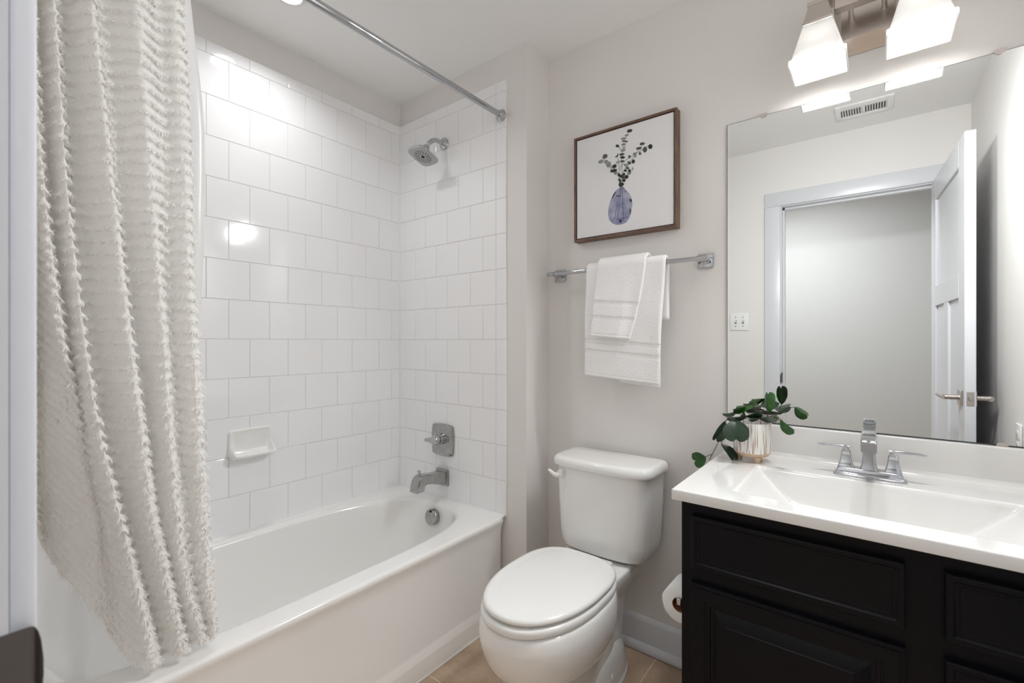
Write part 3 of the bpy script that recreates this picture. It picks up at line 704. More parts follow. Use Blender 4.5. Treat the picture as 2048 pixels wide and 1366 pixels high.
for side, e0, sg in (('in', DT, 1), ('out', 0.0, -1)):
    hz, hd = 0.962, DW-0.062
    mb = MB()
    dbox(mb, hd-0.032, hd+0.032, e0 if sg > 0 else e0-0.008, e0+0.008 if sg > 0 else e0, hz-0.032, hz+0.032, 0.002)
    h = mb.build('door_handle', 'nickel', door_root, smooth=40)
    mb = MB()
    mb.tube([dpt(hd, e0+sg*0.008, hz), dpt(hd, e0+sg*0.052, hz)], 0.011)
    mb.tube([dpt(hd+0.008, e0+sg*0.052, hz), dpt(hd-0.03, e0+sg*0.056, hz), dpt(hd-0.112, e0+sg*0.056, hz)], [0.0115, 0.010, 0.009])
    mb.build('lever', 'nickel', h, smooth=50)
mb = MB(); dbox(mb, DW-0.0002, DW+0.0016, 0.006, DT-0.006, 0.934, 0.992, 0.0008)
lp = mb.build('latch_plate', 'nickel', door_root, smooth=40)
mb = MB(); dbox(mb, DW+0.001, DW+0.010, 0.011, DT-0.011, 0.955, 0.972, 0.002)
mb.build('latch_bolt', 'chrome', lp, smooth=40)
for hz in (0.25, 1.05, 1.85):
    mb = MB()
    mb.tube([(DO1+0.004, YF+0.0065, hz-0.045), (DO1+0.004, YF+0.0065, hz+0.045)], 0.006)
    mb.build('hinge', 'nickel', door_root, smooth=50)

# ------------------------------------------------------------------ bathtub
TX0, TX1, TY0, TY1, TZ = 0.0012, 0.722, -1.517, -0.0012, 0.4375
NT = 240
def superring(cx, cy, a, bb, nl, nr, z):
    out = []
    for k in range(NT):
        t = 2*PI*k/NT
        c, s = math.cos(t), math.sin(t)
        bl = 0.5+0.5*math.tanh(c*6)
        n_ = nl*(1-bl)+nr*bl
        r = (abs(c)**n_+abs(s)**n_)**(-1.0/n_)
        out.append((cx+a*r*c, cy+bb*r*s, z))
    return out
tcx, tcy, ta, tb = (TX0+TX1)/2, (TY0+TY1)/2, (TX1-TX0)/2, (TY1-TY0)/2
def outer(ins, z, insx=None):
    i2 = ins if insx is None else insx
    return superring(tcx, tcy, ta-ins, tb-ins*0.2, 60, 60, z)
rings = [outer(0.0, 0.0), outer(0.0, 0.066), outer(0.0012, 0.071), outer(0.011, 0.092), outer(0.0128, 0.098), outer(0.0128, 0.37), outer(0.008, 0.400), outer(0.002, 0.414), outer(0.0, 0.421), outer(0.0, 0.4265), outer(0.0018, 0.4325), outer(0.0055, 0.4362), outer(0.011, TZ), outer(0.0135, TZ)]
ix0, ix1, iy0, iy1 = 0.045, 0.634, -1.42, -0.068
icx, icy, ia, ib = (ix0+ix1)/2, (iy0+iy1)/2, (ix1-ix0)/2, (iy1-iy0)/2
def inner(dx, dyn, dyf, z, nl=2.45, nr=3.6):
    y0, y1 = iy0+dyn, iy1-dyf
    return superring(icx, (y0+y1)/2, ia-dx, (y1-y0)/2, nl, nr, z)
rings += [inner(-0.020, -0.020, -0.020, TZ), inner(-0.014, -0.014, -0.014, TZ-0.0004), inner(-0.006, -0.006, -0.006, TZ-0.002), inner(0, 0, 0, TZ-0.006), inner(0.004, 0.006, 0.004, TZ-0.014),
          inner(0.009, 0.02, 0.008, TZ-0.04), inner(0.022, 0.10, 0.022, 0.30), inner(0.036, 0.19, 0.042, 0.20), inner(0.055, 0.28, 0.066, 0.12),
          inner(0.075, 0.34, 0.095, 0.085), inner(0.11, 0.40, 0.14, 0.068), inner(0.2, 0.52, 0.3, 0.062)]
mb = MB(); mb.loft(rings, False, True)
tub_root = thing('bathtub', 'white alcove bathtub under the tiled wall, curtain hem on its rim', 'bathtub', (tcx, tcy, 0))
mb.build('tub_shell', 'tub', tub_root, smooth=50)
mb = MB(); mb.box(TX1-0.001, TX1+0.004, TY0+0.1, TY1-0.01, 0.0005, 0.0055)
mb.build('caulk_line', 'caulk', tub_root, smooth=None)
mb = MB(); mb.loft([[(0.0005, y, 0.4300), (0.0135, y, 0.4368), (0.0110, y, 0.4382), (0.0050, y, 0.4412), (0.0005, y, 0.4450)] for y in (-1.51, -0.0005)])
mb.loft([[(x, -0.0005, 0.4300), (x, -0.0135, 0.4368), (x, -0.0110, 0.4382), (x, -0.0050, 0.4412), (x, -0.0005, 0.4450)] for x in (0.0005, 0.716)])
mb.build('caulk_bead', 'caulk', tub_root, smooth=50)
# overflow cover
ov = Vector((0.356, -0.080, 0.376)); od = Vector((0, -0.985, 0.17))
mb = MB(); mb.lathe([(0.0, -0.012), (0.033, -0.012), (0.036, 0.0), (0.0375, 0.006), (0.0375, 0.020), (0.0355, 0.0245), (0.033, 0.026), (0.012, 0.0275), (0.0, 0.0275)], ov, od, 48)
oc = mb.build('overflow_cover', 'chrome_worn', tub_root, smooth=40)
oc['label'] = 'water spotted chrome overflow cover'
p_ = ov+od*0.0262+Vector((0, 0.17, 0.985))*0.026
mb = MB(); mb.box(p_.x-0.004, p_.x+0.004, p_.y-0.004, p_.y+0.002, p_.z-0.004, p_.z+0.006)
mb.build('screw_slot', 'dark', oc, smooth=None)

# ------------------------------------------------------------------ shower fittings on the end wall
# shower head with arm
sh = thing('shower_fixture', 'chrome rounded square shower head with arm, high on the tiled end wall', 'shower head', (0.340, 0.0, 2.157))
mb = MB(); mb.lathe([(0.0, 0.0), (0.027, 0.0), (0.0285, 0.002), (0.027, 0.006), (0.019, 0.0095), (0.014, 0.013), (0.0125, 0.016), (0.0, 0.016)], (0.340, -0.0005, 2.157), (0, -1, 0), 40)
mb.build('wall_flange', 'chrome', sh, smooth=45)
arm = []
for k in range(13):
    t = k/12
    if t < 0.4:
        arm.append((0.340, -0.012-t*0.075, 2.157))
    else:
        q = (t-0.4)/0.6
        a_ = q*math.radians(52)
        arm.append((0.341, -0.042-0.062*math.sin(a_)-0.012*q, 2.157-0.062*(1-math.cos(a_))-0.012*q*q))
mb = MB(); mb.tube(arm, 0.0105, 20)
mb.build('shower_arm', 'chrome', sh, smooth=60)
nrm = Vector((0, -0.36, -0.933)).normalized()
tx_ = Vector((1, 0, 0)); ty_ = nrm.cross(tx_)
fc = Vector((0.345, -0.139, 2.050))
def sqring(half, n_, h, hy=1.0):
    out = []
    for k in range(64):
        t = 2*PI*(k+0.5)/64
        c, s = math.cos(t), math.sin(t)
        r = (abs(c)**n_+abs(s)**n_)**(-1.0/n_)
        out.append(fc+tx_*(half*r*c)+ty_*(half*hy*r*s)-nrm*h)
    return out
mb = MB()
mb.loft([sqring(0.0545, 3.9, 0.0, 1.10), sqring(0.0570, 3.9, 0.003, 1.10), sqring(0.0570, 3.9, 0.007, 1.10), sqring(0.0535, 3.7, 0.0105, 1.10), sqring(0.042, 3.2, 0.017, 1.06), sqring(0.026, 2.6, 0.028), sqring(0.018, 2.0, 0.038), sqring(0.0165, 2.0, 0.044), sqring(0.0165, 2.0, 0.056), sqring(0.012, 2.0, 0.060)])
hd_ = mb.build('spray_head', 'chrome', sh, smooth=40)
mb = MB(); mb.loft([sqring(0.0535, 3.9, 0.001, 1.10), sqring(0.0532, 3.9, -0.0006, 1.10), sqring(0.050, 3.9, -0.001, 1.10)], False, True)
mb.build('spray_face', 'face_plate', hd_, smooth=40)
mb = MB()
c0 = fc+nrm*0.001
mb.lathe([(0.0085, 0.0), (0.008, 0.0012), (0, 0.0012)], c0, nrm, 24)
for rr, n_ in ((0.0165, 8), (0.0235, 13), (0.0305, 16), (0.0375, 20)):
    for k in range(n_):
        t = 2*PI*(k+0.5*(n_ % 2))/n_
        mb.lathe([(0.0021, 0), (0.0018, 0.0012), (0, 0.0012)], c0+tx_*rr*math.cos(t)+ty_*rr*1.03*math.sin(t), nrm, 8)
nzl = mb.build('spray_nozzles', 'rubber', hd_, smooth=40)
nzl['label'] = 'black rubber nozzles'

# mixing valve trim
vv = thing('shower_valve', 'chrome shower valve plate with lever knob, on the tiled end wall', 'shower valve', (0.334, 0.0, 0.722))
def barrel(hw, hh, bx, bz, y):
    out = []
    n_ = 14
    cx, cz = 0.334, 0.7215
    for k in range(n_):
        t = -1+2*k/n_; out.append((cx+hw*t, y, cz-hh-bz*(1-t*t)))
    for k in range(n_):
        t = -1+2*k/n_; out.append((cx+hw+bx*(1-t*t), y, cz+hh*t))
    for k in range(n_):
        t = 1-2*k/n_; out.append((cx+hw*t, y, cz+hh+bz*(1-t*t)))
    for k in range(n_):
        t = 1-2*k/n_; out.append((cx-hw-bx*(1-t*t), y, cz+hh*t))
    return out
mb = MB(); mb.loft([barrel(0.066, 0.066, 0.006, 0.008, -0.0005), barrel(0.069, 0.069, 0.006, 0.008, -0.002), barrel(0.069, 0.069, 0.006, 0.008, -0.008), barrel(0.064, 0.064, 0.006, 0.008, -0.0115)])
mb.build('valve_plate', 'chrome_worn', vv, smooth=40)
hc = (0.338, -0.011, 0.728)
mb = MB(); mb.lathe([(0.0, 0), (0.0265, 0), (0.0265, 0.024), (0.024, 0.0265), (0.0215, 0.027), (0.0215, 0.030), (0.0, 0.030)], hc, (0, -1, 0), 40)
mb.build('valve_sleeve', 'chrome', vv, smooth=40)
mb = MB(); mb.lathe([(0.0, 0.030), (0.024, 0.030), (0.0255, 0.0325), (0.0245, 0.050), (0.021, 0.058), (0.0, 0.061)], hc, (0, -1, 0), 40)
kn = mb.build('valve_knob', 'chrome', vv, smooth=45)
mb = MB()
secs = []
for t in np.linspace(0, 1, 9):
    x = hc[0]-0.004-t*0.062
    y = hc[1]-0.047-0.007*t
    z = hc[2]-0.001-0.004*t
    wz = 0.0165*(1-t)+0.0075*t
    wy = 0.012*(1-t)+0.006*t
    if t > 0.95:
        wz *= 0.7; wy *= 0.7
    secs.append([(x, y+wy*math.cos(2*PI*k/16), z+wz*math.sin(2*PI*k/16)) for k in range(16)])
mb.loft(secs)
mb.build('valve_lever', 'chrome', kn, smooth=60)

# tub spout
spt = thing('tub_spout', 'chrome tub spout with pull up diverter, below the shower valve', 'tub spout', (0.3315, 0.0, 0.541))
mb = MB(); mb.rbox(0.291, 0.372, -0.011, -0.0005, 0.501, 0.580, 0.003)
mb.rbox(0.297, 0.366, -0.015, -0.010, 0.507, 0.574, 0.002)
mb.build('spout_plate', 'chrome_worn', spt, smooth=40)
def spsec(y, hw, zb, zt, r=0.008):
    out = []
    for (cx, cz, a0) in ((0.3315+hw-r, zt-r, 0), (0.3315-hw+r, zt-r, 90), (0.3315-hw+0.003, zb+0.003, 180), (0.3315+hw-0.003, zb+0.003, 270)):
        rr = r if a0 < 180 else 0.003
        for k in range(5):
            t = math.radians(a0+90*k/4)
            out.append((cx+rr*math.cos(t), y, cz+rr*math.sin(t)))
    return out
mb = MB()
top = lambda s: 0.571+0.0*s
SP = [(-0.012, 0.031, 0.509, 0.571), (-0.035, 0.0295, 0.514, 0.5705), (-0.065, 0.028, 0.523, 0.5715), (-0.095, 0.0268, 0.532, 0.576), (-0.118, 0.0262, 0.535, 0.5795), (-0.1345, 0.026, 0.5335, 0.581), (-0.139, 0.026, 0.524, 0.581), (-0.141, 0.026, 0.509, 0.5805), (-0.152, 0.0258, 0.508, 0.5785), (-0.163, 0.0256, 0.508, 0.573), (-0.172, 0.0254, 0.508, 0.562), (-0.178, 0.0252, 0.508, 0.545), (-0.182, 0.025, 0.508, 0.525), (-0.1838, 0.025, 0.508, 0.519)]
mb.loft([spsec(y, h_, zb, zt, 0.0045) for y, h_, zb, zt in SP])
mb.build('spout_body', 'chrome_worn', spt, smooth=35)
mb = MB(); mb.lathe([(0.0045, 0.0), (0.0045, 0.006), (0.0065, 0.010), (0.0095, 0.024), (0.0092, 0.0258), (0, 0.0262)], (0.3315, -0.152, 0.577), (0, 0, 1), 24)
mb.build('diverter_knob', 'chrome', spt, smooth=40)

# soap dish on the long wall
sd = thing('soap_dish', 'white ceramic soap dish fixed to the long tiled wall', 'soap dish', (0.0, -0.745, 0.735))
DISH_IN = [(0.0003, 0.8505), (0.006, 0.8500), (0.0095, 0.8475), (0.0100, 0.8445), (0.0075, 0.8400), (0.0055, 0.832), (0.0055, 0.800), (0.0060, 0.772), (0.0085, 0.7575), (0.015, 0.7505), (0.026, 0.7485), (0.040, 0.7495), (0.052, 0.7525), (0.0585, 0.7555), (0.0625, 0.7545), (0.0640, 0.7505), (0.0610, 0.7460), (0.050, 0.7405), (0.030, 0.7345), (0.012, 0.7315), (0.0003, 0.7310)]
DISH_HULL = [(0.0003, 0.8505), (0.006, 0.8500), (0.0095, 0.8475), (0.0105, 0.8445), (0.0110, 0.8400), (0.0115, 0.832), (0.0120, 0.815), (0.0135, 0.800), (0.0180, 0.7885), (0.026, 0.779), (0.036, 0.7715), (0.046, 0.7655), (0.055, 0.7605), (0.0600, 0.7575), (0.0630, 0.7545), (0.0640, 0.7505), (0.0610, 0.7460), (0.050, 0.7405), (0.030, 0.7345), (0.012, 0.7315), (0.0003, 0.7310)]
yc0 = -0.745
us = np.sin(np.linspace(-PI/2, PI/2, 61))
P = []
for u in us:
    au = abs(u)
    s_ = float(sm(np.array((au-0.72)/0.22)))
    col = math.sqrt(max(0.0, 1-max(0.0, (au-0.90)/0.10)**2))
    rc = 1-math.sqrt(max(0.0, 1-max(0.0, (au-0.78)/0.22)**2))
    ext = 1-0.16*au**4
    sc_ = 0.0012*math.cos(u*22)*(1 if au < 0.55 else 0)
    row = []
    for q, ((xi, zi), (xh, zh)) in enumerate(zip(DISH_IN, DISH_HULL)):
        x = (xi*(1-s_)+xh*s_)*ext
        z = zi*(1-s_)+zh*s_
        if 12 <= q <= 16:
            x += sc_; z += sc_*0.8
        x = 0.0003+(x-0.0003)*col
        zc_ = 0.792
        z = zc_+(z-zc_)*(1-(0.33 if z > zc_ else 0.42)*rc)
        row.append((x, yc0+u*0.0835, z))
    P.append(row)
mb = MB(); mb.grid(np.array(P), flip=True)
mb.build('dish_body', 'porcelain', sd, smooth=70)

# shower rod
rod = thing('shower_curtain_rod', 'chrome shower curtain rod spanning the tub below the ceiling', 'curtain rod', (0.7015, -0.76, 2.184))
mb = MB(); mb.tube([(0.7015, YF+0.002, 2.184), (0.7015, -0.005, 2.184)], 0.0125, 32)
mb.build('rod_tube', 'chrome', rod, smooth=60)
for y, d in ((-0.0005, -1), (YF+0.0005, 1)):
    mb = MB(); mb.lathe([(0.0, 0.0), (0.0245, 0.0), (0.0255, 0.002), (0.0255, 0.006), (0.0235, 0.008), (0.0215, 0.0085), (0.0215, 0.013), (0.0195, 0.015), (0.0175, 0.0155), (0.0165, 0.024), (0.0150, 0.026), (0.0, 0.026)], (0.7015, y, 2.184), (0, d, 0), 48)
    mb.build('rod_flange', 'chrome', rod, smooth=40)

# ------------------------------------------------------------------ shower curtain and liner
EDGE = {   # right-hand edges of the folds: (y, z) from hem to top
 -2: [(-1.452, 0.46), (-1.472, 1.0), (-1.488, 1.6), (-1.497, 2.16)],
 -1: [(-1.395, 0.46), (-1.420, 0.9), (-1.445, 1.35), (-1.462, 1.75), (-1.472, 2.16)],
  0: [(-1.296, 0.46), (-1.301, 0.585), (-1.313, 0.75), (-1.328, 0.833), (-1.358, 1.012), (-1.377, 1.133), (-1.391, 1.243), (-1.403, 1.359), (-1.412, 1.458), (-1.421, 1.571), (-1.434, 1.85), (-1.440, 2.16)],
  1: [(-1.221, 0.46), (-1.246, 0.583), (-1.269, 0.691), (-1.294, 0.811), (-1.325, 0.967), (-1.341, 1.075), (-1.355, 1.188), (-1.367, 1.319), (-1.383, 1.503), (-1.388, 1.619), (-1.392, 1.725), (-1.398, 1.876), (-1.404, 2.16)],
  2: [(-1.168, 0.46), (-1.181, 0.531), (-1.199, 0.625), (-1.213, 0.702), (-1.234, 0.805), (-1.251, 0.967), (-1.269, 1.127), (-1.284, 1.283), (-1.299, 1.452), (-1.309, 1.553), (-1.324, 1.733), (-1.340, 1.91), (-1.352, 2.16)],
  3: [(-1.124, 0.46), (-1.133, 0.502), (-1.163, 0.609), (-1.177, 0.723), (-1.192, 0.9), (-1.202, 0.975), (-1.212, 1.208), (-1.222, 1.385), (-1.233, 1.689), (-1.244, 1.966), (-1.250, 2.16)],
  4: [(-1.108, 0.46), (-1.110, 0.519), (-1.124, 0.728), (-1.133, 0.865), (-1.140, 0.965), (-1.144, 1.098), (-1.158, 1.318), (-1.162, 1.56), (-1.169, 1.766), (-1.180, 2.003), (-1.186, 2.16)],
}
AMP = {-2: 0.030, -1: 0.032, 0: 0.032, 1: 0.034, 2: 0.040, 3: 0.017, 4: 0.015}
ROWZ = 0.0268

def hem(n):
    return np.interp(n, [-2, -1, 0, 0.6, 5], [0.90, 0.74, 0.53, 0.4555, 0.4555])

def curtain_pos(n, z):
    """n: fold coordinate (k = right edge of fold k); arrays of equal shape"""
    ks = sorted(EDGE)
    zz = z[:, 0]
    E_ = np.stack([np.interp(zz, [p[1] for p in EDGE[k]], [p[0] for p in EDGE[k]]) for k in ks], 1)
    # smooth the edge lines along z
    ker = np.hanning(41); ker /= ker.sum()
    E_ = np.stack([np.convolve(np.pad(E_[:, i], 20, mode='edge'), ker, mode='valid') for i in range(E_.shape[1])], 1)
    nn = n[0]
    i0 = np.clip(np.floor(nn-ks[0]).astype(int), 0, len(ks)-2)
    f = nn-ks[0]-i0
    # cubic (Catmull-Rom) across the folds
    g = lambda q: E_[:, np.clip(q, 0, len(ks)-1)]
    p0, p1, p2, p3 = g(i0-1), g(i0), g(i0+1), g(i0+2)
    lin_ = p1*(1-f)+p2*f
    y = lin_
    a_ = np.interp(nn, ks, [AMP[k] for k in ks])
    ph = 2*PI*(nn-0.0)+PI*0.42
    zt = (z-0.45)/1.7
    amp = a_[None, :]*(0.80+0.30*np.sin(PI*np.clip(zt, 0, 1)))*(0.85+0.25*vnoise(n*0.9+3, z*1.7, 5))
    c = np.cos(ph)[None, :]
    s2 = np.cos(2*ph+0.8)[None, :]
    x = 0.694+amp*(c+0.16*s2)+0.004*vnoise(n*2.3, z*3.1, 9)
    y = y+0.30*amp*c*0.6
    # the hem leans on the tub rim; the far folds hang inside the tub
    low = sm((1.25-z)/0.8)
    x = x-0.020*low
    x = x-low*0.17*sm((0.75-n)/1.7)
    return x, y

def curtain_surface(n, z):
    x, y = curtain_pos(n, z)
    h_ = hem(n)
    zz_ = h_+(z-0.4555)*(2.162-h_)/(2.162-0.4555)
    P = np.stack([x, y, zz_], 2)
    dn = np.gradient(P, axis=1)
    dz = np.gradient(P, axis=0)
    nm = np.cross(dn, dz)
    nm /= np.linalg.norm(nm, axis=2, keepdims=True)+1e-9
    sgn = np.sign(nm[..., 0].mean())
    return P, nm*sgn

cur = thing('shower_curtain', 'cream shower curtain with rows of fluffy fringe, bunched at the near end of the tub', 'shower curtain', (0.694, -1.30, 0.455))
zs = np.linspace(0.4555, 2.162, 760)
ns = np.linspace(-2.0, 4.04, 520)
Ng, Zg = np.meshgrid(ns, zs)
Pc, Nc = curtain_surface(Ng, Zg)
ph_ = (Zg-0.46)/ROWZ
wav = 0.12*vnoise(Ng*3.0, Zg*9, 21)
fr = (ph_+wav) % 1.0
rag = 0.05*vnoise(Ng*42, np.floor(ph_+wav)*3.7, 37)
ridge = sm((fr-0.26-rag)/0.07)*sm((0.80-fr)/0.42)*(0.70+0.5*vnoise(Ng*26, Zg/ROWZ*0.9, 31))
puck = vnoise(Ng*14, Zg*60, 33)
disp = 0.0066*ridge+0.0012*puck
Pd = Pc+Nc*disp[..., None]
mb = MB(); mb.grid(Pd)
mb.build('curtain_cloth', 'curtain', cur, smooth=180)
# fringe: tufts of short threads along every row
rng = np.random.RandomState(4)
V_, F_ = [], []
nrow = int((2.15-0.46)/ROWZ)
cnt = 0
allN, allZ = [], []
for r_ in range(nrow):
    k = 900
    n_ = np.sort(rng.uniform(-1.2, 4.03, k))
    allN.append(n_)
    allZ.append(0.46+(r_+0.40)*ROWZ+rng.normal(0, 0.0016, k)-0.12*ROWZ*vnoise(n_*3.0, np.full(k, 0.46+r_*ROWZ)*9, 21))
N1 = np.concatenate(allN); Z1_ = np.clip(np.concatenate(allZ), 0.462, 2.15)
fi = (N1-ns[0])/(ns[1]-ns[0]); fj = (Z1_-zs[0])/(zs[1]-zs[0])
ia_ = np.clip(fi.astype(int), 0, len(ns)-2); ja_ = np.clip(fj.astype(int), 0, len(zs)-2)
fx = (fi-ia_)[:, None]; fy = (fj-ja_)[:, None]
def bil(A):
    return (A[ja_, ia_]*(1-fx)+A[ja_, ia_+1]*fx)*(1-fy)+(A[ja_+1, ia_]*(1-fx)+A[ja_+1, ia_+1]*fx)*fy
Bp, Bn = bil(Pd), bil(Nc)
Tn = np.cross(Bn, np.array([0, 0, 1.0])); Tn /= np.linalg.norm(Tn, axis=1, keepdims=True)+1e-9
K = len(N1)
# longer, looser threads towards the lower half of the curtain
ln = (0.0062+0.0062*rng.rand(K))*(0.85+0.45*sm(np.array((1.3-Z1_)/0.7)))
tw = rng.normal(0, 0.35, K)
out = 0.15+0.45*rng.rand(K)
dn_ = np.where(rng.rand(K) < 0.80, -1.0, 0.55)
wd = (0.0008+0.0008*rng.rand(K))[:, None]
p0 = Bp-Bn*0.0006
p1 = Bp+Bn*(ln*out*0.75)[:, None]+np.array([0, 0, 1.0])*(dn_*ln*0.40)[:, None]+Tn*(tw*ln*0.4)[:, None]
p2 = Bp+Bn*(ln*out*0.80)[:, None]+np.array([0, 0, 1.0])*(dn_*ln*1.00)[:, None]+Tn*(tw*ln)[:, None]
V_ = np.stack([p0-Tn*wd, p0+Tn*wd, p1-Tn*wd*0.8, p1+Tn*wd*0.8, p2], 1).reshape(-1, 3)
base_ = np.arange(K)*5
mb = MB()
mb.v = V_.tolist()
mb.f = [f for q in base_.tolist() for f in ((q, q+1, q+3, q+2), (q+2, q+3, q+4))]
mb.mi = [0]*len(mb.f)
fo = mb.build('fringe', 'fringe', cur, smooth=180)
fo['kind'] = 'stuff'
for k in range(9):
    y = -1.492+k*0.0375
    mb = MB()
    mb.tube([(0.7015+0.0175*math.cos(t), y, 2.1795+0.0195*math.sin(t)) for t in np.linspace(0, 2*PI, 29)], 0.0016, 8)
    mb.build('curtain_ring', 'chrome', cur, smooth=60)

lin_o = thing('shower_liner', 'smooth white shower liner hanging inside the tub behind the fringed curtain', 'shower liner', (0.60, -1.30, 0.2))
LE = [(-1.13, 0.16), (-1.128, 0.6), (-1.123, 1.0), (-1.117, 1.177), (-1.114, 1.233), (-1.107, 1.41), (-1.106, 1.522), (-1.105, 1.629), (-1.109, 1.741), (-1.118, 1.819), (-1.128, 1.888), (-1.138, 1.949), (-1.150, 2.057), (-1.162, 2.16)]
zl = np.linspace(0.16, 2.155, 200)
ul = np.linspace(0, 1, 160)
U, ZZ = np.meshgrid(ul, zl)
ye = np.interp(zl, [p[1] for p in LE], [p[0] for p in LE])
ker = np.hanning(15); ker /= ker.sum()
ye = np.convolve(np.pad(ye, 7, mode='edge'), ker, mode='valid')
lo = sm((1.5-ZZ)/1.1)
top_ = sm((ZZ-1.55)/0.5)
y0 = -1.497+0.075*lo
yy = y0+(ye[:, None]-y0)*U
xx = 0.598+0.012*np.sin(U*2*PI*3.3+0.6)*(1-0.45*lo)+0.040*top_-lo*0.24*sm((1-U)/0.55)-0.06*lo
mb = MB(); mb.grid(np.stack([xx, yy, ZZ], 2))
mb.build('liner_sheet', 'liner', lin_o, smooth=180)

# ------------------------------------------------------------------ toilet
TC = 1.174
wc = thing('toilet', 'white two piece toilet with closed lid between tub and vanity', 'toilet', (TC, -0.2, 0))
def egg(hw, yf, yb_, z, nb=2.7, nf=2.15, split=0.44, n=72, cx=TC):
    yw = yb_-split*(yb_-yf)
    out = []
    for k in range(n):
        t = 2*PI*k/n
        c, s = math.cos(t), math.sin(t)
        n_ = nb if s > 0 else nf
        r = (abs(c)**n_+abs(s)**n_)**(-1/n_)
        out.append((cx+hw*r*c, yw+(yb_-yw if s > 0 else yw-yf)*r*s, z))
    return out
def catmull(rows, sub=4):
    A = np.array(rows)
    out = []
    for i in range(len(A)-1):
        p0, p1, p2, p3 = A[max(i-1, 0)], A[i], A[i+1], A[min(i+2, len(A)-1)]
        for k in range(sub):
            t = k/sub
            out.append(0.5*((2*p1)+(-p0+p2)*t+(2*p0-5*p1+4*p2-p3)*t*t+(-p0+3*p1-3*p2+p3)*t**3))
    out.append(A[-1])
    return out
BOWL = [  # hw, yf, yb, z
 (0.098, -0.468, -0.10, 0.194), (0.122, -0.505, -0.10, 0.206), (0.147, -0.543, -0.10, 0.232), (0.165, -0.573, -0.10, 0.268), (0.176, -0.591, -0.10, 0.310), (0.180, -0.599, -0.10, 0.350), (0.178, -0.597, -0.10, 0.375), (0.173, -0.592, -0.10, 0.392), (0.164, -0.583, -0.105, 0.3985)]
mb = MB()
mb.loft([egg(h, f, b_, z) for h, f, b_, z in catmull(BOWL, 4)])
PED = [(0.112, -0.468, 0.02, 0.0), (0.110, -0.466, 0.02, 0.012), (0.097, -0.455, 0.02, 0.03), (0.092, -0.452, 0.02, 0.08), (0.093, -0.456, 0.02, 0.14), (0.096, -0.464, 0.0, 0.200)]
mb.loft([egg(h, f, b_, z, nb=3, nf=2.4) for h, f, b_, z in catmull(PED, 4)])
# rear foot of the base with its trapway swell
FOOT = [(0.118, -0.34, 0.098, 0.0), (0.118, -0.34, 0.098, 0.014), (0.113, -0.335, 0.094, 0.022), (0.108, -0.32, 0.09, 0.055), (0.099, -0.30, 0.08, 0.095), (0.086, -0.28, 0.07, 0.125), (0.07, -0.26, 0.06, 0.14), (0.03, -0.2, 0.0, 0.146)]
mb.loft([egg(h, f, b_, z, nb=2.6, nf=2.4, split=0.5) for h, f, b_, z in catmull(FOOT, 3)])
# rear column and the deck under the tank
def rr(hw, y0, y1, z, n_=5, N_=48, cx=TC):
    out = []
    for k in range(N_):
        t = 2*PI*k/N_
        c, s = math.cos(t), math.sin(t)
        r = (abs(c)**n_+abs(s)**n_)**(-1/n_)
        out.append((cx+hw*r*c, (y0+y1)/2+(y1-y0)/2*r*s, z))
    return out
DECK = [(0.080, -0.25, 0.07, 0.10), (0.085, -0.25, 0.08, 0.20), (0.098, -0.24, 0.095, 0.28), (0.120, -0.235, 0.11, 0.335), (0.133, -0.23, 0.118, 0.37), (0.136, -0.225, 0.122, 0.392), (0.134, -0.222, 0.120, 0.402), (0.126, -0.215, 0.112, 0.4055)]
mb.loft([rr(h, a, c, z, 4.5) for h, a, c, z in catmull(DECK, 3)])
mb.build('bowl', 'porcelain', wc, smooth=50)
# seat ring and lid
SEAT = [(0.11, -0.52, -0.16, 0.4025), (0.164, -0.588, -0.115, 0.4028), (0.1695, -0.594, -0.112, 0.4042), (0.1715, -0.596, -0.111, 0.411), (0.171, -0.5955, -0.111, 0.419), (0.1685, -0.593, -0.113, 0.4245), (0.160, -0.585, -0.12, 0.4265), (0.11, -0.52, -0.16, 0.4265)]
mb = MB(); mb.loft([egg(h, f, b_, z, nb=3.2, nf=2.15, split=0.43, n=96) for h, f, b_, z in SEAT])
mb.build('seat', 'seat', wc, smooth=55)
LID = [(0.110, -0.52, -0.16, 0.4330), (0.162, -0.580, -0.112, 0.4332), (0.1665, -0.586, -0.108, 0.4345), (0.1685, -0.5885, -0.106, 0.4375), (0.1675, -0.5875, -0.107, 0.4435), (0.164, -0.584, -0.110, 0.4480), (0.157, -0.577, -0.116, 0.4508), (0.148, -0.568, -0.124, 0.4516), (0.132, -0.550, -0.137, 0.4512), (0.122, -0.538, -0.146, 0.4526), (0.108, -0.52, -0.16, 0.4536), (0.05, -0.42, -0.22, 0.4545)]
mb = MB(); mb.loft([egg(h, f, b_, z, nb=3.0, nf=2.15, split=0.43, n=96) for h, f, b_, z in LID])
ld = mb.build('seat_lid', 'seat', wc, smooth=55)
for s in (-1, 1):
    mb = MB(); mb.rbox(TC+s*0.075-0.022, TC+s*0.075+0.022, -0.118, -0.088, 0.405, 0.437, 0.006, 3)
    mb.build('seat_hinge', 'seat', wc, smooth=50)
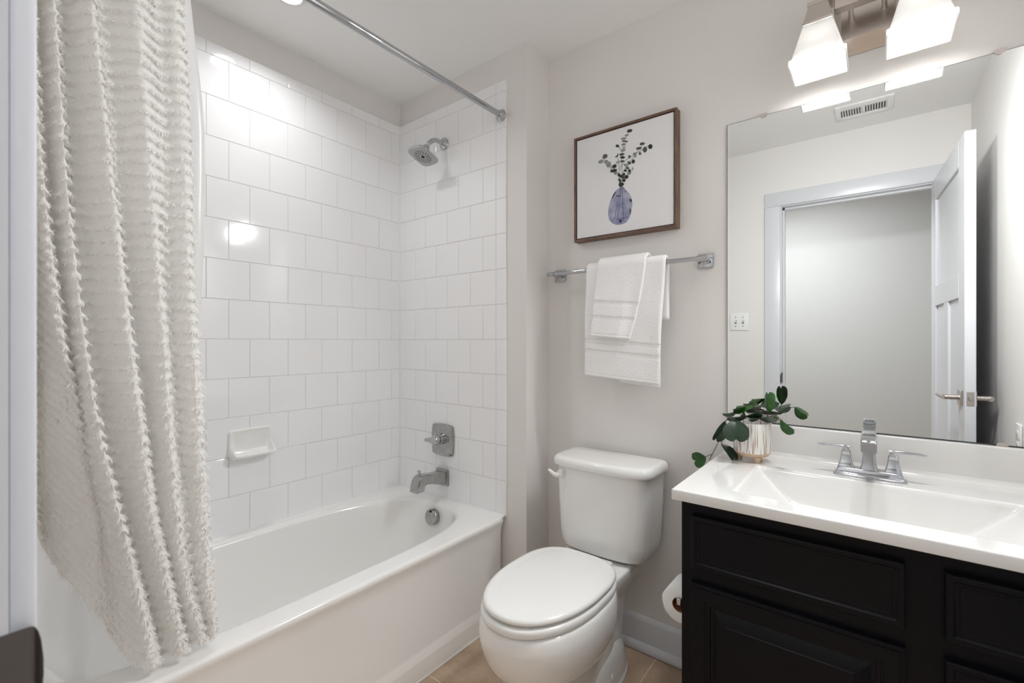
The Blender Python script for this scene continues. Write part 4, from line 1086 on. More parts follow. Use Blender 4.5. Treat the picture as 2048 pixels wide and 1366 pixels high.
# tank
def tank(hw, y0, y1, z, bow, N_=88):
    """flat back, bowed front with generous corners"""
    out = []
    for k in range(N_):
        t = 2*PI*k/N_
        c, s = math.cos(t), math.sin(t)
        n_ = 14 if s > 0 else 5.2
        r = (abs(c)**n_+abs(s)**n_)**(-1/n_)
        x = hw*r*c
        yv = (y0+y1)/2+(y1-y0)/2*r*s
        if s < 0:
            yv -= bow*(1-(x/hw)**2)
        out.append((TCX+x, yv, z))
    return out
TCX = 1.183
TANK = [(0.120, -0.01, 0.13, 0.4115, 0.010), (0.145, -0.022, 0.140, 0.4125, 0.014), (0.163, -0.033, 0.146, 0.420, 0.016), (0.172, -0.039, 0.149, 0.440, 0.017), (0.176, -0.041, 0.150, 0.475, 0.017), (0.183, -0.043, 0.151, 0.600, 0.018), (0.187, -0.044, 0.151, 0.722, 0.018)]
mb = MB(); mb.loft([tank(*q) for q in TANK])
mb.build('tank', 'porcelain', wc, smooth=40)
LIDT = [(0.192, -0.047, 0.153, 0.7225, 0.018), (0.200, -0.0535, 0.155, 0.7235, 0.018), (0.203, -0.056, 0.156, 0.728, 0.018), (0.2015, -0.055, 0.1555, 0.741, 0.018), (0.198, -0.052, 0.154, 0.7505, 0.018), (0.1925, -0.047, 0.151, 0.7555, 0.018), (0.185, -0.040, 0.146, 0.7578, 0.018), (0.170, -0.028, 0.134, 0.7585, 0.017), (0.08, 0.03, 0.09, 0.7592, 0.01)]
mb = MB(); mb.loft([tank(*q) for q in LIDT])
mb.build('tank_lid', 'porcelain', wc, smooth=55)
lx, lz = 1.041, 0.697
mb = MB(); mb.lathe([(0.0, -0.004), (0.016, -0.004), (0.0175, 0.002), (0.0170, 0.009), (0.0135, 0.014), (0.0125, 0.022), (0.0, 0.024)], (lx, -0.044, lz), (0, -1, 0), 32)
lv = mb.build('flush_lever', 'plastic', wc, smooth=50)
lev = []
for t in np.linspace(0, 1, 11):
    x = lx+0.004-0.047*t
    y = -0.062-0.016*t
    z = lz-0.002-0.008*math.sin(PI*min(1, t*1.1))+0.010*t*t
    h_ = 0.0095*(1-t)+0.0078*t
    if t == 1: h_ *= 0.6
    lev.append([(x, y+0.0048*math.cos(2*PI*k/14), z+h_*math.sin(2*PI*k/14)) for k in range(14)])
mb = MB(); mb.loft(lev)
mb.build('lever_arm', 'plastic', lv, smooth=60)
for s in (-1, 1):
    mb = MB(); mb.lathe([(0.0135, 0.0), (0.014, 0.004), (0.012, 0.012), (0.008, 0.0165), (0.0, 0.018)], (TC+s*0.098, -0.115, 0.051), (0, 0, 1), 24, cap0=True)
    mb.build('bolt_cap', 'plastic', wc, smooth=60)

# ------------------------------------------------------------------ vanity
VX0, VX1, VF, VZ = 1.588, 2.372, -0.345, 0.7985
van = thing('vanity_cabinet', 'black painted vanity cabinet under the white sink top', 'cabinet', ((VX0+VX1)/2, -0.1, 0))
mb = MB()
mb.box(VX0, VX0+0.018, VF+0.018, YB-0.001, 0.10, VZ)
mb.box(VX1-0.018, VX1, VF+0.018, YB-0.001, 0.10, VZ)
mb.box(VX0, VX1, VF, VF+0.018, 0.10, VZ)
mb.box(VX0+0.018, VX1-0.018, VF+0.018, YB-0.001, 0.10, 0.118)
mb.box(VX0+0.018, VX1-0.018, YB-0.008, YB-0.001, 0.118, VZ)
mb.box(VX0+0.002, VX1-0.002, VF+0.065, YB-0.001, 0.0, 0.10)
mb.box(VX0, VX0+0.018, VF, YB-0.001, 0.0, 0.10)
mb.build('cabinet_body', 'black', van, smooth=None)

def raised(name, x0, x1, z0, z1, y, steps, parent):
    """front with a stepped moulded profile; steps: (inset, out)"""
    mb = MB()
    rings = []
    for ins, out in steps:
        rings.append([(x0+ins, y-out, z0+ins), (x1-ins, y-out, z0+ins), (x1-ins, y-out, z1-ins), (x0+ins, y-out, z1-ins)])
    mb.loft(rings)
    return mb.build(name, 'black', parent, smooth=20)
DRAW = [(0, 0.0), (0, 0.0165), (0.0012, 0.0182), (0.003, 0.019), (0.0105, 0.019), (0.0112, 0.0178), (0.0135, 0.0162), (0.0150, 0.0148), (0.0200, 0.0140), (0.0208, 0.0128), (0.0220, 0.0122), (0.0235, 0.0122)]
DOOR = [(0, 0.0), (0, 0.0150), (0.003, 0.0160), (0.0080, 0.0166), (0.0090, 0.0190), (0.0110, 0.0192), (0.034, 0.0192), (0.035, 0.0176), (0.0385, 0.0168), (0.0395, 0.0155), (0.045, 0.0145), (0.046, 0.0100), (0.0535, 0.0100), (0.0545, 0.0106), (0.082, 0.0182), (0.083, 0.0190), (0.085, 0.0192)]
raised('drawer_front', 1.6165, 2.0280, 0.6290, 0.7590, VF, DRAW, van)
raised('door', 1.6150, 2.0290, 0.125, 0.5900, VF, DOOR, van)
raised('drawer_front', 2.0855, 2.345, 0.6290, 0.7590, VF, DRAW, van)
raised('drawer_front', 2.0855, 2.345, 0.385, 0.5935, VF, DRAW, van)
raised('drawer_front', 2.0855, 2.345, 0.125, 0.345, VF, DRAW, van)

# sink top with its integral basin
CX0, CX1, CF0, CB = 1.575, 2.3835, -0.388, 0.153
CZ = 0.8255
top = thing('countertop', 'white cultured marble sink top with rectangular basin and backsplash', 'sink top', ((CX0+CX1)/2, -0.1, 0.80))
nx, ny = 260, 190
gx = np.linspace(CX0+0.004, CX1, nx); gy = np.linspace(CF0+0.004, CB, ny)
GX, GY = np.meshgrid(gx, gy)
dl = (GX-1.700)/0.135; dr = (2.255-GX)/0.150; df = (GY+0.318)/0.075; db = (-0.012-GY)/0.050
def smin(a, b_, k=0.10):
    h = np.clip(0.5+0.5*(b_-a)/k, 0, 1)
    return b_*(1-h)+a*h-k*h*(1-h)
d = smin(smin(dl, dr), smin(df, db))
t_ = np.clip(d, 0, 1)
dep = 0.108*(np.where(d > 1, 1.0, 1-(1-t_)**1.35))*sm(t_*7)
# flatten the floor towards the drain
cove = 0.014-np.sqrt(np.maximum(0, 0.014**2-np.clip(GY-(CB-0.014), 0, 0.014)**2))
GZ = CZ-dep+cove
# raised edge bead on the outside
mb = MB()
Pt = np.stack([GX, GY, GZ], 2)
mb.grid(Pt)
# rounded edge, apron and underside along left and front
def edge_strip(path, nrm):
    prof = [(0.0, 0.0), (0.002, -0.0006), (0.0036, -0.0022), (0.004, -0.0045), (0.004, -0.0255), (0.003, -0.0268), (0.0, -0.0272), (-0.02, -0.0272)]
    return [[(p[0]+nrm(p)[0]*o_, p[1]+nrm(p)[1]*o_, CZ+dz) for p in path] for o_, dz in prof]
path = [(float(x), CF0+0.004) for x in gx[::-1]]
mb.grid(np.array(edge_strip(path, lambda p: (0, -1))), flip=True)
path = [(CX0+0.004, float(y)) for y in gy]
mb.grid(np.array(edge_strip(path, lambda p: (-1, 0))), flip=True)
# little rounded corner
cor = []
for a_ in np.linspace(0, PI/2, 7):
    cor.append((math.cos(a_), math.sin(a_)))
prof = [(0.0, 0.0), (0.002, -0.0006), (0.0036, -0.0022), (0.004, -0.0045), (0.004, -0.0255), (0.003, -0.0268), (0.0, -0.0272)]
mb.grid(np.array([[(CX0+0.004-o_*c, CF0+0.004-o_*s, CZ+dz) for c, s in cor] for o_, dz in prof]))
mb.add([(CX0+0.003, CF0+0.003, CZ-0.027), (CX1, CF0+0.003, CZ-0.027), (CX1, -0.30, CZ-0.027), (CX0+0.003, -0.30, CZ-0.027)], [(3, 2, 1, 0)])
mb.add([(CX0+0.003, -0.30, CZ-0.027), (1.70, -0.30, CZ-0.027), (1.70, CB, CZ-0.027), (CX0+0.003, CB, CZ-0.027)], [(3, 2, 1, 0)])
mb.build('basin_slab', 'counter', top, smooth=60)
mb = MB()
bs = [(CB, CZ-0.0272), (CB, 0.9215), (CB+0.001, 0.9242), (CB+0.004, 0.9258), (YB-0.0006, 0.9262), (YB-0.0006, CZ-0.0272)]
mb.loft([[(x, y, z) for y, z in bs] for x in (CX0, CX1)])
mb.build('backsplash', 'counter', top, smooth=50)

# faucet
fx_, fy_ = 1.969, 0.052
fau = thing('sink_faucet', 'chrome two handle faucet on the sink top in front of the mirror', 'faucet', (fx_, fy_, CZ))
def rect(cx, cy, hx, hy, z, r=0.004, n=4):
    out = []
    for (sx_, sy_, a0) in ((1, 1, 0), (-1, 1, 90), (-1, -1, 180), (1, -1, 270)):
        for k in range(n+1):
            t = math.radians(a0+90*k/n)
            out.append((cx+sx_*(hx-r)+r*math.cos(t), cy+sy_*(hy-r)+r*math.sin(t), z))
    return out
mb = MB()
mb.loft([rect(fx_, fy_, 0.0795, 0.0295, CZ+0.0002), rect(fx_, fy_, 0.0800, 0.0300, CZ+0.0015), rect(fx_, fy_, 0.0795, 0.0295, CZ+0.0032), rect(fx_, fy_, 0.0770, 0.0270, CZ+0.0045), rect(fx_, fy_, 0.0730, 0.0240, CZ+0.011), rect(fx_, fy_, 0.0705, 0.0222, CZ+0.0195), rect(fx_, fy_, 0.0690, 0.0210, CZ+0.0205)])
mb.build('faucet_base', 'chrome', fau, smooth=30)
# spout: tapered tower that bends forward
mb = MB()
TW = [(0.0, 0.0195, 0.0195, 0.0205), (0.0, 0.0192, 0.0192, 0.0235), (0.0, 0.0172, 0.0178, 0.030), (0.0, 0.0155, 0.0168, 0.042), (0.0, 0.0142, 0.0160, 0.056), (0.0, 0.0136, 0.0156, 0.072), (0.0, 0.0134, 0.0155, 0.088), (0.0, 0.0140, 0.0165, 0.102), (0.002, 0.0150, 0.0180, 0.112)]
mb.loft([rect(fx_, fy_+a, hx, hy, CZ+z, 0.0035) for a, hx, hy, z in TW])
# forward arm with the flat outlet end
def yrect(cx, y, hx, z0, z1, r=0.004):
    return [(cx+p[0], y, (z0+z1)/2+p[1]) for p in [(q[0], q[1]) for q in rect(0, 0, hx, (z1-z0)/2, 0, r)]]
ARM = [(fy_+0.0205, 0.0135, 0.101, 0.119), (fy_+0.0190, 0.0155, 0.098, 0.123), (fy_+0.005, 0.0160, 0.096, 0.1265), (fy_-0.03, 0.0165, 0.095, 0.126), (fy_-0.065, 0.0170, 0.0915, 0.122), (fy_-0.092, 0.0172, 0.086, 0.1155), (fy_-0.098, 0.0170, 0.084, 0.112), (fy_-0.1005, 0.0158, 0.0835, 0.109)]
mb.loft([yrect(fx_, y, hx, CZ+a, CZ+c) for y, hx, a, c in ARM])
mb.build('spout', 'chrome', fau, smooth=35)
for s in (-1, 1):
    hx0 = fx_+s*0.0515
    mb = MB()
    HB = [(0.0185, 0.0205), (0.0182, 0.0245), (0.0160, 0.0300), (0.0135, 0.040), (0.0118, 0.052), (0.0108, 0.0615), (0.0112, 0.0625), (0.0100, 0.0650), (0.0072, 0.0700), (0.0060, 0.0725)]
    mb.loft([rect(hx0, fy_, h, h, CZ+z, min(0.003, h*0.4)) for h, z in HB])
    hb = mb.build('handle', 'chrome', fau, smooth=30)
    mb = MB()
    secs = []
    for t in np.linspace(0, 1, 8):
        x = hx0-s*0.009+s*0.0765*t
        z = CZ+0.0762-0.0010*t
        hy = 0.0068-0.0022*t
        if t in (0, 1): hy *= 0.8
        secs.append([(x, fy_+p[0], z+p[1]) for p in [(q[0], q[1]) for q in rect(0, 0, hy, 0.0036 if t not in (0, 1) else 0.0026, 0, 0.0016)]])
    mb.loft(secs)
    mb.build('lever', 'chrome', hb, smooth=40)
mb = MB(); mb.tube([(fx_, fy_+0.024, CZ+0.02), (fx_, fy_+0.024, CZ+0.06)], 0.0022, 10)
mb.lathe([(0.0022, 0), (0.0048, 0.003), (0.0048, 0.010), (0.0, 0.012)], (fx_, fy_+0.024, CZ+0.058), (0, 0, 1), 16)
mb.build('lift_rod', 'chrome', fau, smooth=50)

# mirror
mir = thing('wall_mirror', 'large frameless mirror above the vanity backsplash', 'mirror', (1.964, YB, 0.9275))
MZ0, MZ1, MX0, MX1, MY = 0.9272, 1.9515, 1.5775, 2.3505, YB-0.0062
mb = MB()
i0, i1, k0, k1 = MX0+0.0014, MX1-0.0014, MZ0+0.0028, MZ1-0.0012
mb.add([(i0, MY, k0), (i1, MY, k0), (i1, MY, k1), (i0, MY, k1)], [(0, 1, 2, 3)], 0)
mb.add([(MX0, MY, MZ0), (MX1, MY, MZ0), (MX1, MY, MZ1), (MX0, MY, MZ1), (i0, MY, k0), (i1, MY, k0), (i1, MY, k1), (i0, MY, k1)], [(0, 1, 5, 4), (1, 2, 6, 5), (2, 3, 7, 6), (3, 0, 4, 7)], 1)
mb.add([(MX0, MY, MZ0), (MX1, MY, MZ0), (MX1, MY, MZ1), (MX0, MY, MZ1), (MX0, YB-0.0004, MZ0), (MX1, YB-0.0004, MZ0), (MX1, YB-0.0004, MZ1), (MX0, YB-0.0004, MZ1)],
       [(0, 4, 5, 1), (1, 5, 6, 2), (2, 6, 7, 3), (3, 7, 4, 0), (4, 7, 6, 5)], 1)
mb.build('mirror_glass', ['mirror', 'dark_edge'], mir, smooth=None)
for cx, top_c in ((1.690, True), (2.238, True), (1.690, False), (2.241, False)):
    mb = MB()
    z0 = MZ1 if top_c else MZ0
    sg = -1 if top_c else 1
    for yy0, rad in ((MY-0.0028, 0.0115),):
        outl = [(cx+rad*math.cos(t), z0+sg*(rad*0.85*math.sin(t)-0.002)) for t in np.linspace(0, PI, 17)]
        outl += [(cx-rad, z0-sg*0.0055), (cx+rad, z0-sg*0.0055)]
        mb.loft([[(x, yy0, z) for x, z in outl], [(x, MY-0.0004, z) for x, z in outl]])
    mb.build('mirror_clip', 'nickel', mir, smooth=40)

# ------------------------------------------------------------------ vanity light
vl = thing('vanity_light', 'brushed nickel two lamp vanity light with square frosted shades above the mirror', 'wall light', (1.965, YB, 2.145))
mb = MB()
def plate(hx, z0, z1, y):
    return [(1.965-hx, y, z0), (1.965+hx, y, z0), (1.965+hx, y, z1), (1.965-hx, y, z1)]
mb.loft([plate(0.080, 2.062, 2.228, YB-0.0004), plate(0.080, 2.062, 2.228, YB-0.004), plate(0.078, 2.064, 2.226, YB-0.006), plate(0.064, 2.098, 2.192, YB-0.030), plate(0.0625, 2.0995, 2.1905, YB-0.0312)])
mb.build('back_plate', 'nickel', vl, smooth=20)
for x in (1.927, 2.003):
    mb = MB(); mb.tube([(x, YB-0.030, 2.156), (x, 0.066, 2.156)], 0.0062, 20)
    mb.lathe([(0.0075, 0), (0.0075, 0.004), (0.0045, 0.008), (0.0, 0.008)], (x, YB-0.031, 2.156), (0, -1, 0), 20)
    mb.build('arm', 'nickel', vl, smooth=50)
mb = MB(); mb.rbox(1.890, 2.040, 0.050, 0.082, 2.148, 2.1775, 0.0012, 1)
mb.rbox(1.826, 2.104, 0.040, 0.090, 2.1775, 2.191, 0.0012, 1)
mb.build('bar', 'nickel', vl, smooth=30)
for i, sx_ in enumerate((1.852, 2.074)):
    cx, cy = sx_, 0.065
    mb = MB(); mb.loft([rect(cx, cy, 0.024, 0.024, 2.1775, 0.002), rect(cx, cy, 0.0355, 0.0355, 2.128, 0.002), rect(cx, cy, 0.0385, 0.0385, 2.126, 0.002), rect(cx, cy, 0.0385, 0.0385, 2.1195, 0.002)])
    mb.build('socket_cup', 'nickel', vl, smooth=30)
    mb = MB()
    SHD = [(0.0365, 2.119), (0.0625, 2.0165), (0.0632, 2.0145), (0.0682, 2.0135), (0.0692, 2.0115), (0.0695, 2.000), (0.0683, 1.998), (0.0660, 1.998), (0.0650, 2.000), (0.0640, 2.010), (0.0590, 2.0135), (0.0330, 2.1145)]
    mb.loft([rect(cx, cy, h, h, z, 0.004, 5) for h, z in SHD], True, True)
    # open top and bottom: drop the two caps
    del mb.f[-2:]; del mb.mi[-2:]
    mb.build('lamp_shade', 'frosted', vl, smooth=30)
    mb = MB()
    mb.sphere((cx, cy, 2.051), 0.0295, 1, 1, 1.05, 28)
    mb.build('bulb', 'bulb', vl, smooth=180)
    mb = MB(); mb.lathe([(0.0135, 0), (0.0135, 0.045)], (cx, cy, 2.077), (0, 0, 1), 24)
    mb.build('lamp_socket', 'plastic', vl, smooth=40)

# recessed lamp over the tub
rl = thing('recessed_light', 'small round lit recessed lamp in the ceiling over the tub', 'ceiling light', (CAN[0], CAN[1], ZC))
mb = MB(); mb.lathe([(0.0405, 0.0), (0.0405, 0.004), (0.043, 0.0055), (0.053, 0.003), (0.0545, 0.0005), (0.0545, 0.0)], (CAN[0], CAN[1], ZC), (0, 0, -1), 48, False, False)
mb.build('trim_ring', 'plastic', rl, smooth=50)
mb = MB(); mb.lathe([(0.041, 0.0006), (0.041, 0.0022), (0.0, 0.0026)], (CAN[0], CAN[1], ZC), (0, 0, -1), 48)
mb.build('lens', 'lens', rl, smooth=50)

# ceiling register (seen in the mirror)
vt = thing('ceiling_vent', 'white ceiling air register with two banks of slots, seen in the mirror', 'vent', (1.937, -1.235, ZC))
mb = MB()
vx0, vx1, vy0, vy1 = 1.811, 2.063, -1.332, -1.138
mb.rbox(vx0, 1.838, vy0, vy1, ZC-0.008, ZC-0.0004, 0.003)
mb.rbox(2.036, vx1, vy0, vy1, ZC-0.008, ZC-0.0004, 0.003)
mb.rbox(1.836, 2.038, vy0, -1.292, ZC-0.008, ZC-0.0004, 0.003)
mb.rbox(1.836, 2.038, -1.198, vy1, ZC-0.008, ZC-0.0004, 0.003)
mb.rbox(1.930, 1.944, -1.294, -1.196, ZC-0.008, ZC-0.0004, 0.002)
mb.build('vent_frame', 'plastic', vt, smooth=40)
mb = MB(); mb.box(1.838, 2.036, -1.292, -1.198, ZC-0.0016, ZC-0.0006)
mb.build('vent_throat', 'dark', vt, smooth=None)
for x0 in (1.8435, 1.9495):
    for k in range(8):
        x = x0+k*0.0115
        mb = MB(); mb.add([(x-0.001, -1.2935, ZC-0.0075), (x+0.0015, -1.2935, ZC-0.0080), (x+0.0062, -1.2935, ZC-0.0022), (x+0.0042, -1.2935, ZC-0.0020),
                           (x-0.001, -1.1965, ZC-0.0075), (x+0.0015, -1.1965, ZC-0.0080), (x+0.0062, -1.1965, ZC-0.0022), (x+0.0042, -1.1965, ZC-0.0020)],
                          [(0, 1, 2, 3), (7, 6, 5, 4), (0, 4, 5, 1), (1, 5, 6, 2), (2, 6, 7, 3), (3, 7, 4, 0)])
        mb.build('vent_slat', 'plastic', vt, smooth=None)

# light switch plate on the doorway wall (seen in the mirror)
sw = thing('switch_plate', 'white double light switch plate beside the doorway, seen in the mirror', 'light switch', (1.263, YF, 1.331))
mb = MB(); mb.rbox(1.205, 1.321, YF+0.0002, YF+0.0062, 1.2725, 1.3895, 0.003, 3)
mb.build('cover_plate', 'plastic', sw, smooth=40)
for x in (1.240, 1.286):
    mb = MB(); mb.box(x-0.006, x+0.006, YF+0.006, YF+0.0066, 1.319, 1.343, 1)
    bx = [(x-0.0045, 1.0)]
    mb.add([(x-0.0045, YF+0.0062, 1.324), (x+0.0045, YF+0.0062, 1.324), (x+0.0045, YF+0.0062, 1.337), (x-0.0045, YF+0.0062, 1.337),
            (x-0.0038, YF+0.0165, 1.334), (x+0.0038, YF+0.0165, 1.334), (x+0.0038, YF+0.0150, 1.342), (x-0.0038, YF+0.0150, 1.342)],
           [(3, 2, 1, 0), (4, 5, 6, 7), (0, 1, 5, 4), (1, 2, 6, 5), (2, 3, 7, 6), (3, 0, 4, 7)], 0)
    tg = mb.build('switch_toggle', ['plastic', 'dark'], sw, smooth=20)
    for z in (1.301, 1.361):
        mb = MB(); mb.lathe([(0.0032, 0), (0.0026, 0.0010), (0, 0.0012)], (x, YF+0.0062, z), (0, 1, 0), 12)
        mb.build('screw', 'nickel_dark', sw, smooth=40)
# outlet plate on the right wall
ou = thing('outlet_plate', 'white wall outlet plate beside the vanity, seen at the mirror corner', 'wall outlet', (XR, -0.484, 0.849))
mb = MB(); mb.rbox(XR-0.0062, XR-0.0002, -0.519, -0.449, 0.7905, 0.9075, 0.003, 3)
mb.build('cover_plate', 'plastic', ou, smooth=40)
for z in (0.829, 0.869):
    mb = MB(); mb.rbox(XR-0.0078, XR-0.006, -0.501, -0.467, z-0.0145, z+0.0145, 0.0015, 2, 0)
    mb.box(XR-0.0080, XR-0.0077, -0.492, -0.490, z-0.004, z+0.005, 1)
    mb.box(XR-0.0080, XR-0.0077, -0.478, -0.476, z-0.004, z+0.005, 1)
    mb.build('socket', ['plastic', 'dark'], ou, smooth=40)

# ------------------------------------------------------------------ framed print
pic = thing('framed_print', 'square brown framed print of a vase with eucalyptus above the towel bar', 'picture', (1.199, YB, 1.617))
FX0, FX1, FZ0, FZ1, FYF = 0.984, 1.4145, 1.6165, 2.0535, 0.135
lw = 0.0085
for nm_, bx_ in (('l', (FX0, FX0+lw, FZ0, FZ1)), ('r', (FX1-lw, FX1, FZ0, FZ1)), ('b', (FX0+lw, FX1-lw, FZ0, FZ0+lw+0.001)), ('t', (FX0+lw, FX1-lw, FZ1-lw, FZ1))):
    mb = MB(); mb.rbox(bx_[0], bx_[1], FYF, YB-0.0006, bx_[2], bx_[3], 0.0008, 1)
    mb.build('frame_side', 'wood', pic, smooth=30)
mb = MB(); mb.box(FX0+lw, FX1-lw, FYF+0.018, YB-0.002, FZ0+lw, FZ1-lw)
mb.build('frame_backing', 'wood_dark', pic, smooth=None)
mb = MB(); mb.rbox(FX0+lw+0.004, FX1-lw-0.004, 0.139, FYF+0.0182, FZ0+lw+0.005, FZ1-lw-0.004, 0.0015, 2)
cvs = mb.build('canvas', 'canvas', pic, smooth=40)
mb = MB()
yy0 = 0.1387
def poly(pts, y, mi):
    mb.add([(p[0], y, p[1]) for p in pts], [tuple(range(len(pts)))], mi)
poly(ART_VASE, yy0, 4)
def line(pts, w_, y, mi):
    P = [Vector((p[0], 0, p[1])) for p in pts]
    Lp, Rp = [], []
    for i, p in enumerate(P):
        t = (P[min(i+1, len(P)-1)]-P[max(i-1, 0)]).normalized()
        n_ = Vector((-t.z, 0, t.x))
        Lp.append(p+n_*w_); Rp.append(p-n_*w_)
    for i in range(len(P)-1):
        mb.add([(Lp[i].x, y, Lp[i].z), (Lp[i+1].x, y, Lp[i+1].z), (Rp[i+1].x, y, Rp[i+1].z), (Rp[i].x, y, Rp[i].z)], [(0, 1, 2, 3)], mi)
line(ART_VASE+[ART_VASE[0]], 0.00035, yy0-0.00005, 4)
for i, st in enumerate(ART_STEMS):
    # smooth the strokes
    A = [tuple(p) for p in catmull([(p[0], p[1]) for p in st], 6)] if len(st) > 2 else st
    line(A, 0.0008 if i != 6 else 0.0010, yy0-0.0001-0.00002*i, 5)
for i, (shd, pts) in enumerate(ART_LEAVES):
    poly(pts, yy0-0.00026-0.000004*i-(0.0001 if shd == 0 else 0), shd)
for i, pts in enumerate(ART_MARKS):
    poly(pts, yy0-0.0002-0.00001*i, 5 if i in (0, 1, 2) else 1)
mb.build('watercolour', INK+[M['ink_vase'], M['ink_line']], cvs, smooth=None)

# ------------------------------------------------------------------ towel bar and towels
tb_ = thing('towel_bar', 'chrome towel bar with square mounts between the picture and the toilet', 'towel bar', (1.2, YB, 1.4865))
BY, BZ = 0.105, 1.4865
mb = MB(); mb.tube([(0.885, BY, BZ), (1.515, BY, BZ)], 0.0080, 28)
mb.build('bar', 'chrome', tb_, smooth=60)
for x in (0.894, 1.506):
    mb = MB(); mb.rbox(x-0.0255, x+0.0255, YB-0.008, YB-0.0004, BZ-0.0255, BZ+0.0255, 0.0018, 2)
    pl = mb.build('mount_plate', 'chrome', tb_, smooth=40)
    mb = MB(); mb.rbox(x-0.0085, x+0.0085, BY-0.006, YB-0.006, BZ-0.0085, BZ+0.0085, 0.0015, 2)
    mb.rbox(x-0.0125, x+0.0125, YB-0.020, YB-0.006, BZ-0.0125, BZ+0.0125, 0.0015, 2)
    sd_ = -1 if x < 1.2 else 1
    mb.tube([(x-sd_*0.012, BY, BZ), (x+sd_*0.021, BY, BZ)], 0.0100, 28)
    mb.build('post', 'chrome', pl, smooth=40)

def towel(name, label, cat, xl, xr, zb, back_z, off, th, bands, flap=None, seed=1, sway=0.0, step=0.0):
    """xl, xr: functions of the front drop fraction 0..1; zb: (left, right) hem heights"""
    ro = off
    rows_, isf = [], []
    ds = 0.0024
    zt = BZ
    Lf = zt-min(zb)
    nf = int(Lf/ds)
    nb_ = int((zt-back_z)/0.006)
    na = 22
    ncol = 190
    us = np.linspace(-1, 1, ncol)
    def centre(sidx):
        kind, q = sidx
        if kind == 'f':
            return 1-q, None
    rngN = np.random.RandomState(seed)
    outer_, inner_ = [], []
    seq = [('f', 1-i/nf) for i in range(nf)]+[('a', i/na) for i in range(na+1)]+[('b', (i+1)/nb_) for i in range(nb_)]
    for kind, q in seq:
        f = q if kind == 'f' else 0.0
        x = (xl(f)+xr(f))/2+(xr(f)-xl(f))/2*us
        u01 = (us+1)/2
        zbot = zb[0]*(1-u01)+zb[1]*u01
        if kind == 'f':
            zc = zt-(zt-zbot)*q
            yc = np.full(ncol, BY-ro)+0.0+sway*q*q
            kq = np.clip((zt-zc)/0.12, 0, 1)
            yc = yc-kq*(0.0045*vnoise(x*9.5+3, zc*5.5, 3)+0.0030*np.sin(x*17+1.0))
            yc = yc-kq*step*(1-sm((u01-0.60-0.10*q)/0.24))*(0.4+0.6*q)
            ny_, nz_ = -np.ones(ncol), np.zeros(ncol)
        elif kind == 'a':
            a = PI*q
            yc = np.full(ncol, BY-ro*math.cos(a)); zc = np.full(ncol, zt+ro*math.sin(a))
            ny_, nz_ = np.full(ncol, -math.cos(a)), np.full(ncol, math.sin(a))
        else:
            zc = np.full(ncol, zt-(zt-back_z)*q); yc = np.full(ncol, BY+ro)+0.0
            ny_, nz_ = np.ones(ncol), np.zeros(ncol)
        tk = th/2*np.sqrt(np.clip(1-np.clip((np.abs(us)-(1-0.055))/0.055, 0, 1)**2, 0.02, 1))
        if kind == 'f' and q > 0.985:
            tk = tk*math.sqrt(max(0.05, 1-((q-0.985)/0.015)**2))
        if kind == 'b' and q > 0.97:
            tk = tk*math.sqrt(max(0.05, 1-((q-0.97)/0.03)**2))
        d_out = tk.copy()
        if kind == 'f':
            drop = zt-zc
            full = (zt-zbot)
            terry = 0.0007*vnoise(x*480, zc*480, seed+5)
            for (h0, h1) in bands:    # distance of band above the hem
                above = zc-zbot
                inb = np.exp(-((above-(h0+h1)/2)/((h1-h0)/2))**8)
                d_out = d_out-0.0020*inb
                terry = terry*(1-inb)
                # two rows of open stitching at the band's edges
                for e in (h0+0.0022, h1-0.0022):
                    rw = np.exp(-((above-e)/0.0016)**2)
                    d_out = d_out+0.0022*rw*(0.1+0.9*np.sign(np.sin(x*2*PI/0.0056)))
            hem = np.exp(-(((zc-zbot)-0.012)/0.0016)**2)
            d_out = d_out-0.0018*hem+terry
        outer_.append(np.stack([x, yc+ny_*d_out, zc+nz_*d_out], 1))
        inner_.append(np.stack([x, yc-ny_*tk, zc-nz_*tk], 1))
    O = np.array(outer_); I = np.array(inner_)
    mb = MB()
    R_, C_ = O.shape[:2]
    mb.grid(O, flip=False)
    mb.grid(I, flip=True)
    nO = R_*C_
    for i in range(R_-1):
        for c in (0, C_-1):
            a, b_ = i*C_+c, (i+1)*C_+c
            mb.f.append((a, b_, b_+nO, a+nO) if c == 0 else (a, a+nO, b_+nO, b_)); mb.mi.append(0)
    for j in range(C_-1):
        for r_ in (0, R_-1):
            a, b_ = r_*C_+j, r_*C_+j+1
            mb.f.append((a, a+nO, b_+nO, b_) if r_ == 0 else (a, b_, b_+nO, a+nO)); mb.mi.append(0)
    if flap:
        fx0, fx1, fz0, fz1, fy, fth = flap
        rg = []
        for z, k in ((fz0, 0.3), (fz0+0.002, 0.85), (fz0+0.006, 1.0), (fz1, 1.0)):
            rg.append([(fx0+(fx1-fx0)*(p[0]+0.5), fy+p[1]*k, z+(0.012*(0.5-p[0])-0.0)) for p in rect(0, 0, 0.5, fth/2, 0, fth*0.3)])
        mb.loft(rg)
    o = mb.build(name, 'towel', None, smooth=180)
    tag(o, label, cat)
    return o
towel('bath_towel', 'large folded white towel hanging on the bar under the smaller one', 'towel', lambda f: 1.071-0.004*f, lambda f: 1.392-0.024*f-0.003*math.sin(f*3), (1.064, 1.040), 1.279, 0.0178, 0.0185,
      ((0.090, 0.107), (0.131, 0.148)), (1.205, 1.364, 1.028, 1.25, 0.1085, 0.0060), 3, 0.0, 0.005)
towel('hand_towel', 'small white towel draped over the larger towel on the bar', 'towel', lambda f: 1.130-0.022*f, lambda f: 1.325-0.036*f-0.026*f*f, (1.219, 1.205), 1.36, 0.0360, 0.0140,
      ((0.0655, 0.0815), (0.124, 0.140)), None, 8, -0.004, 0.012)

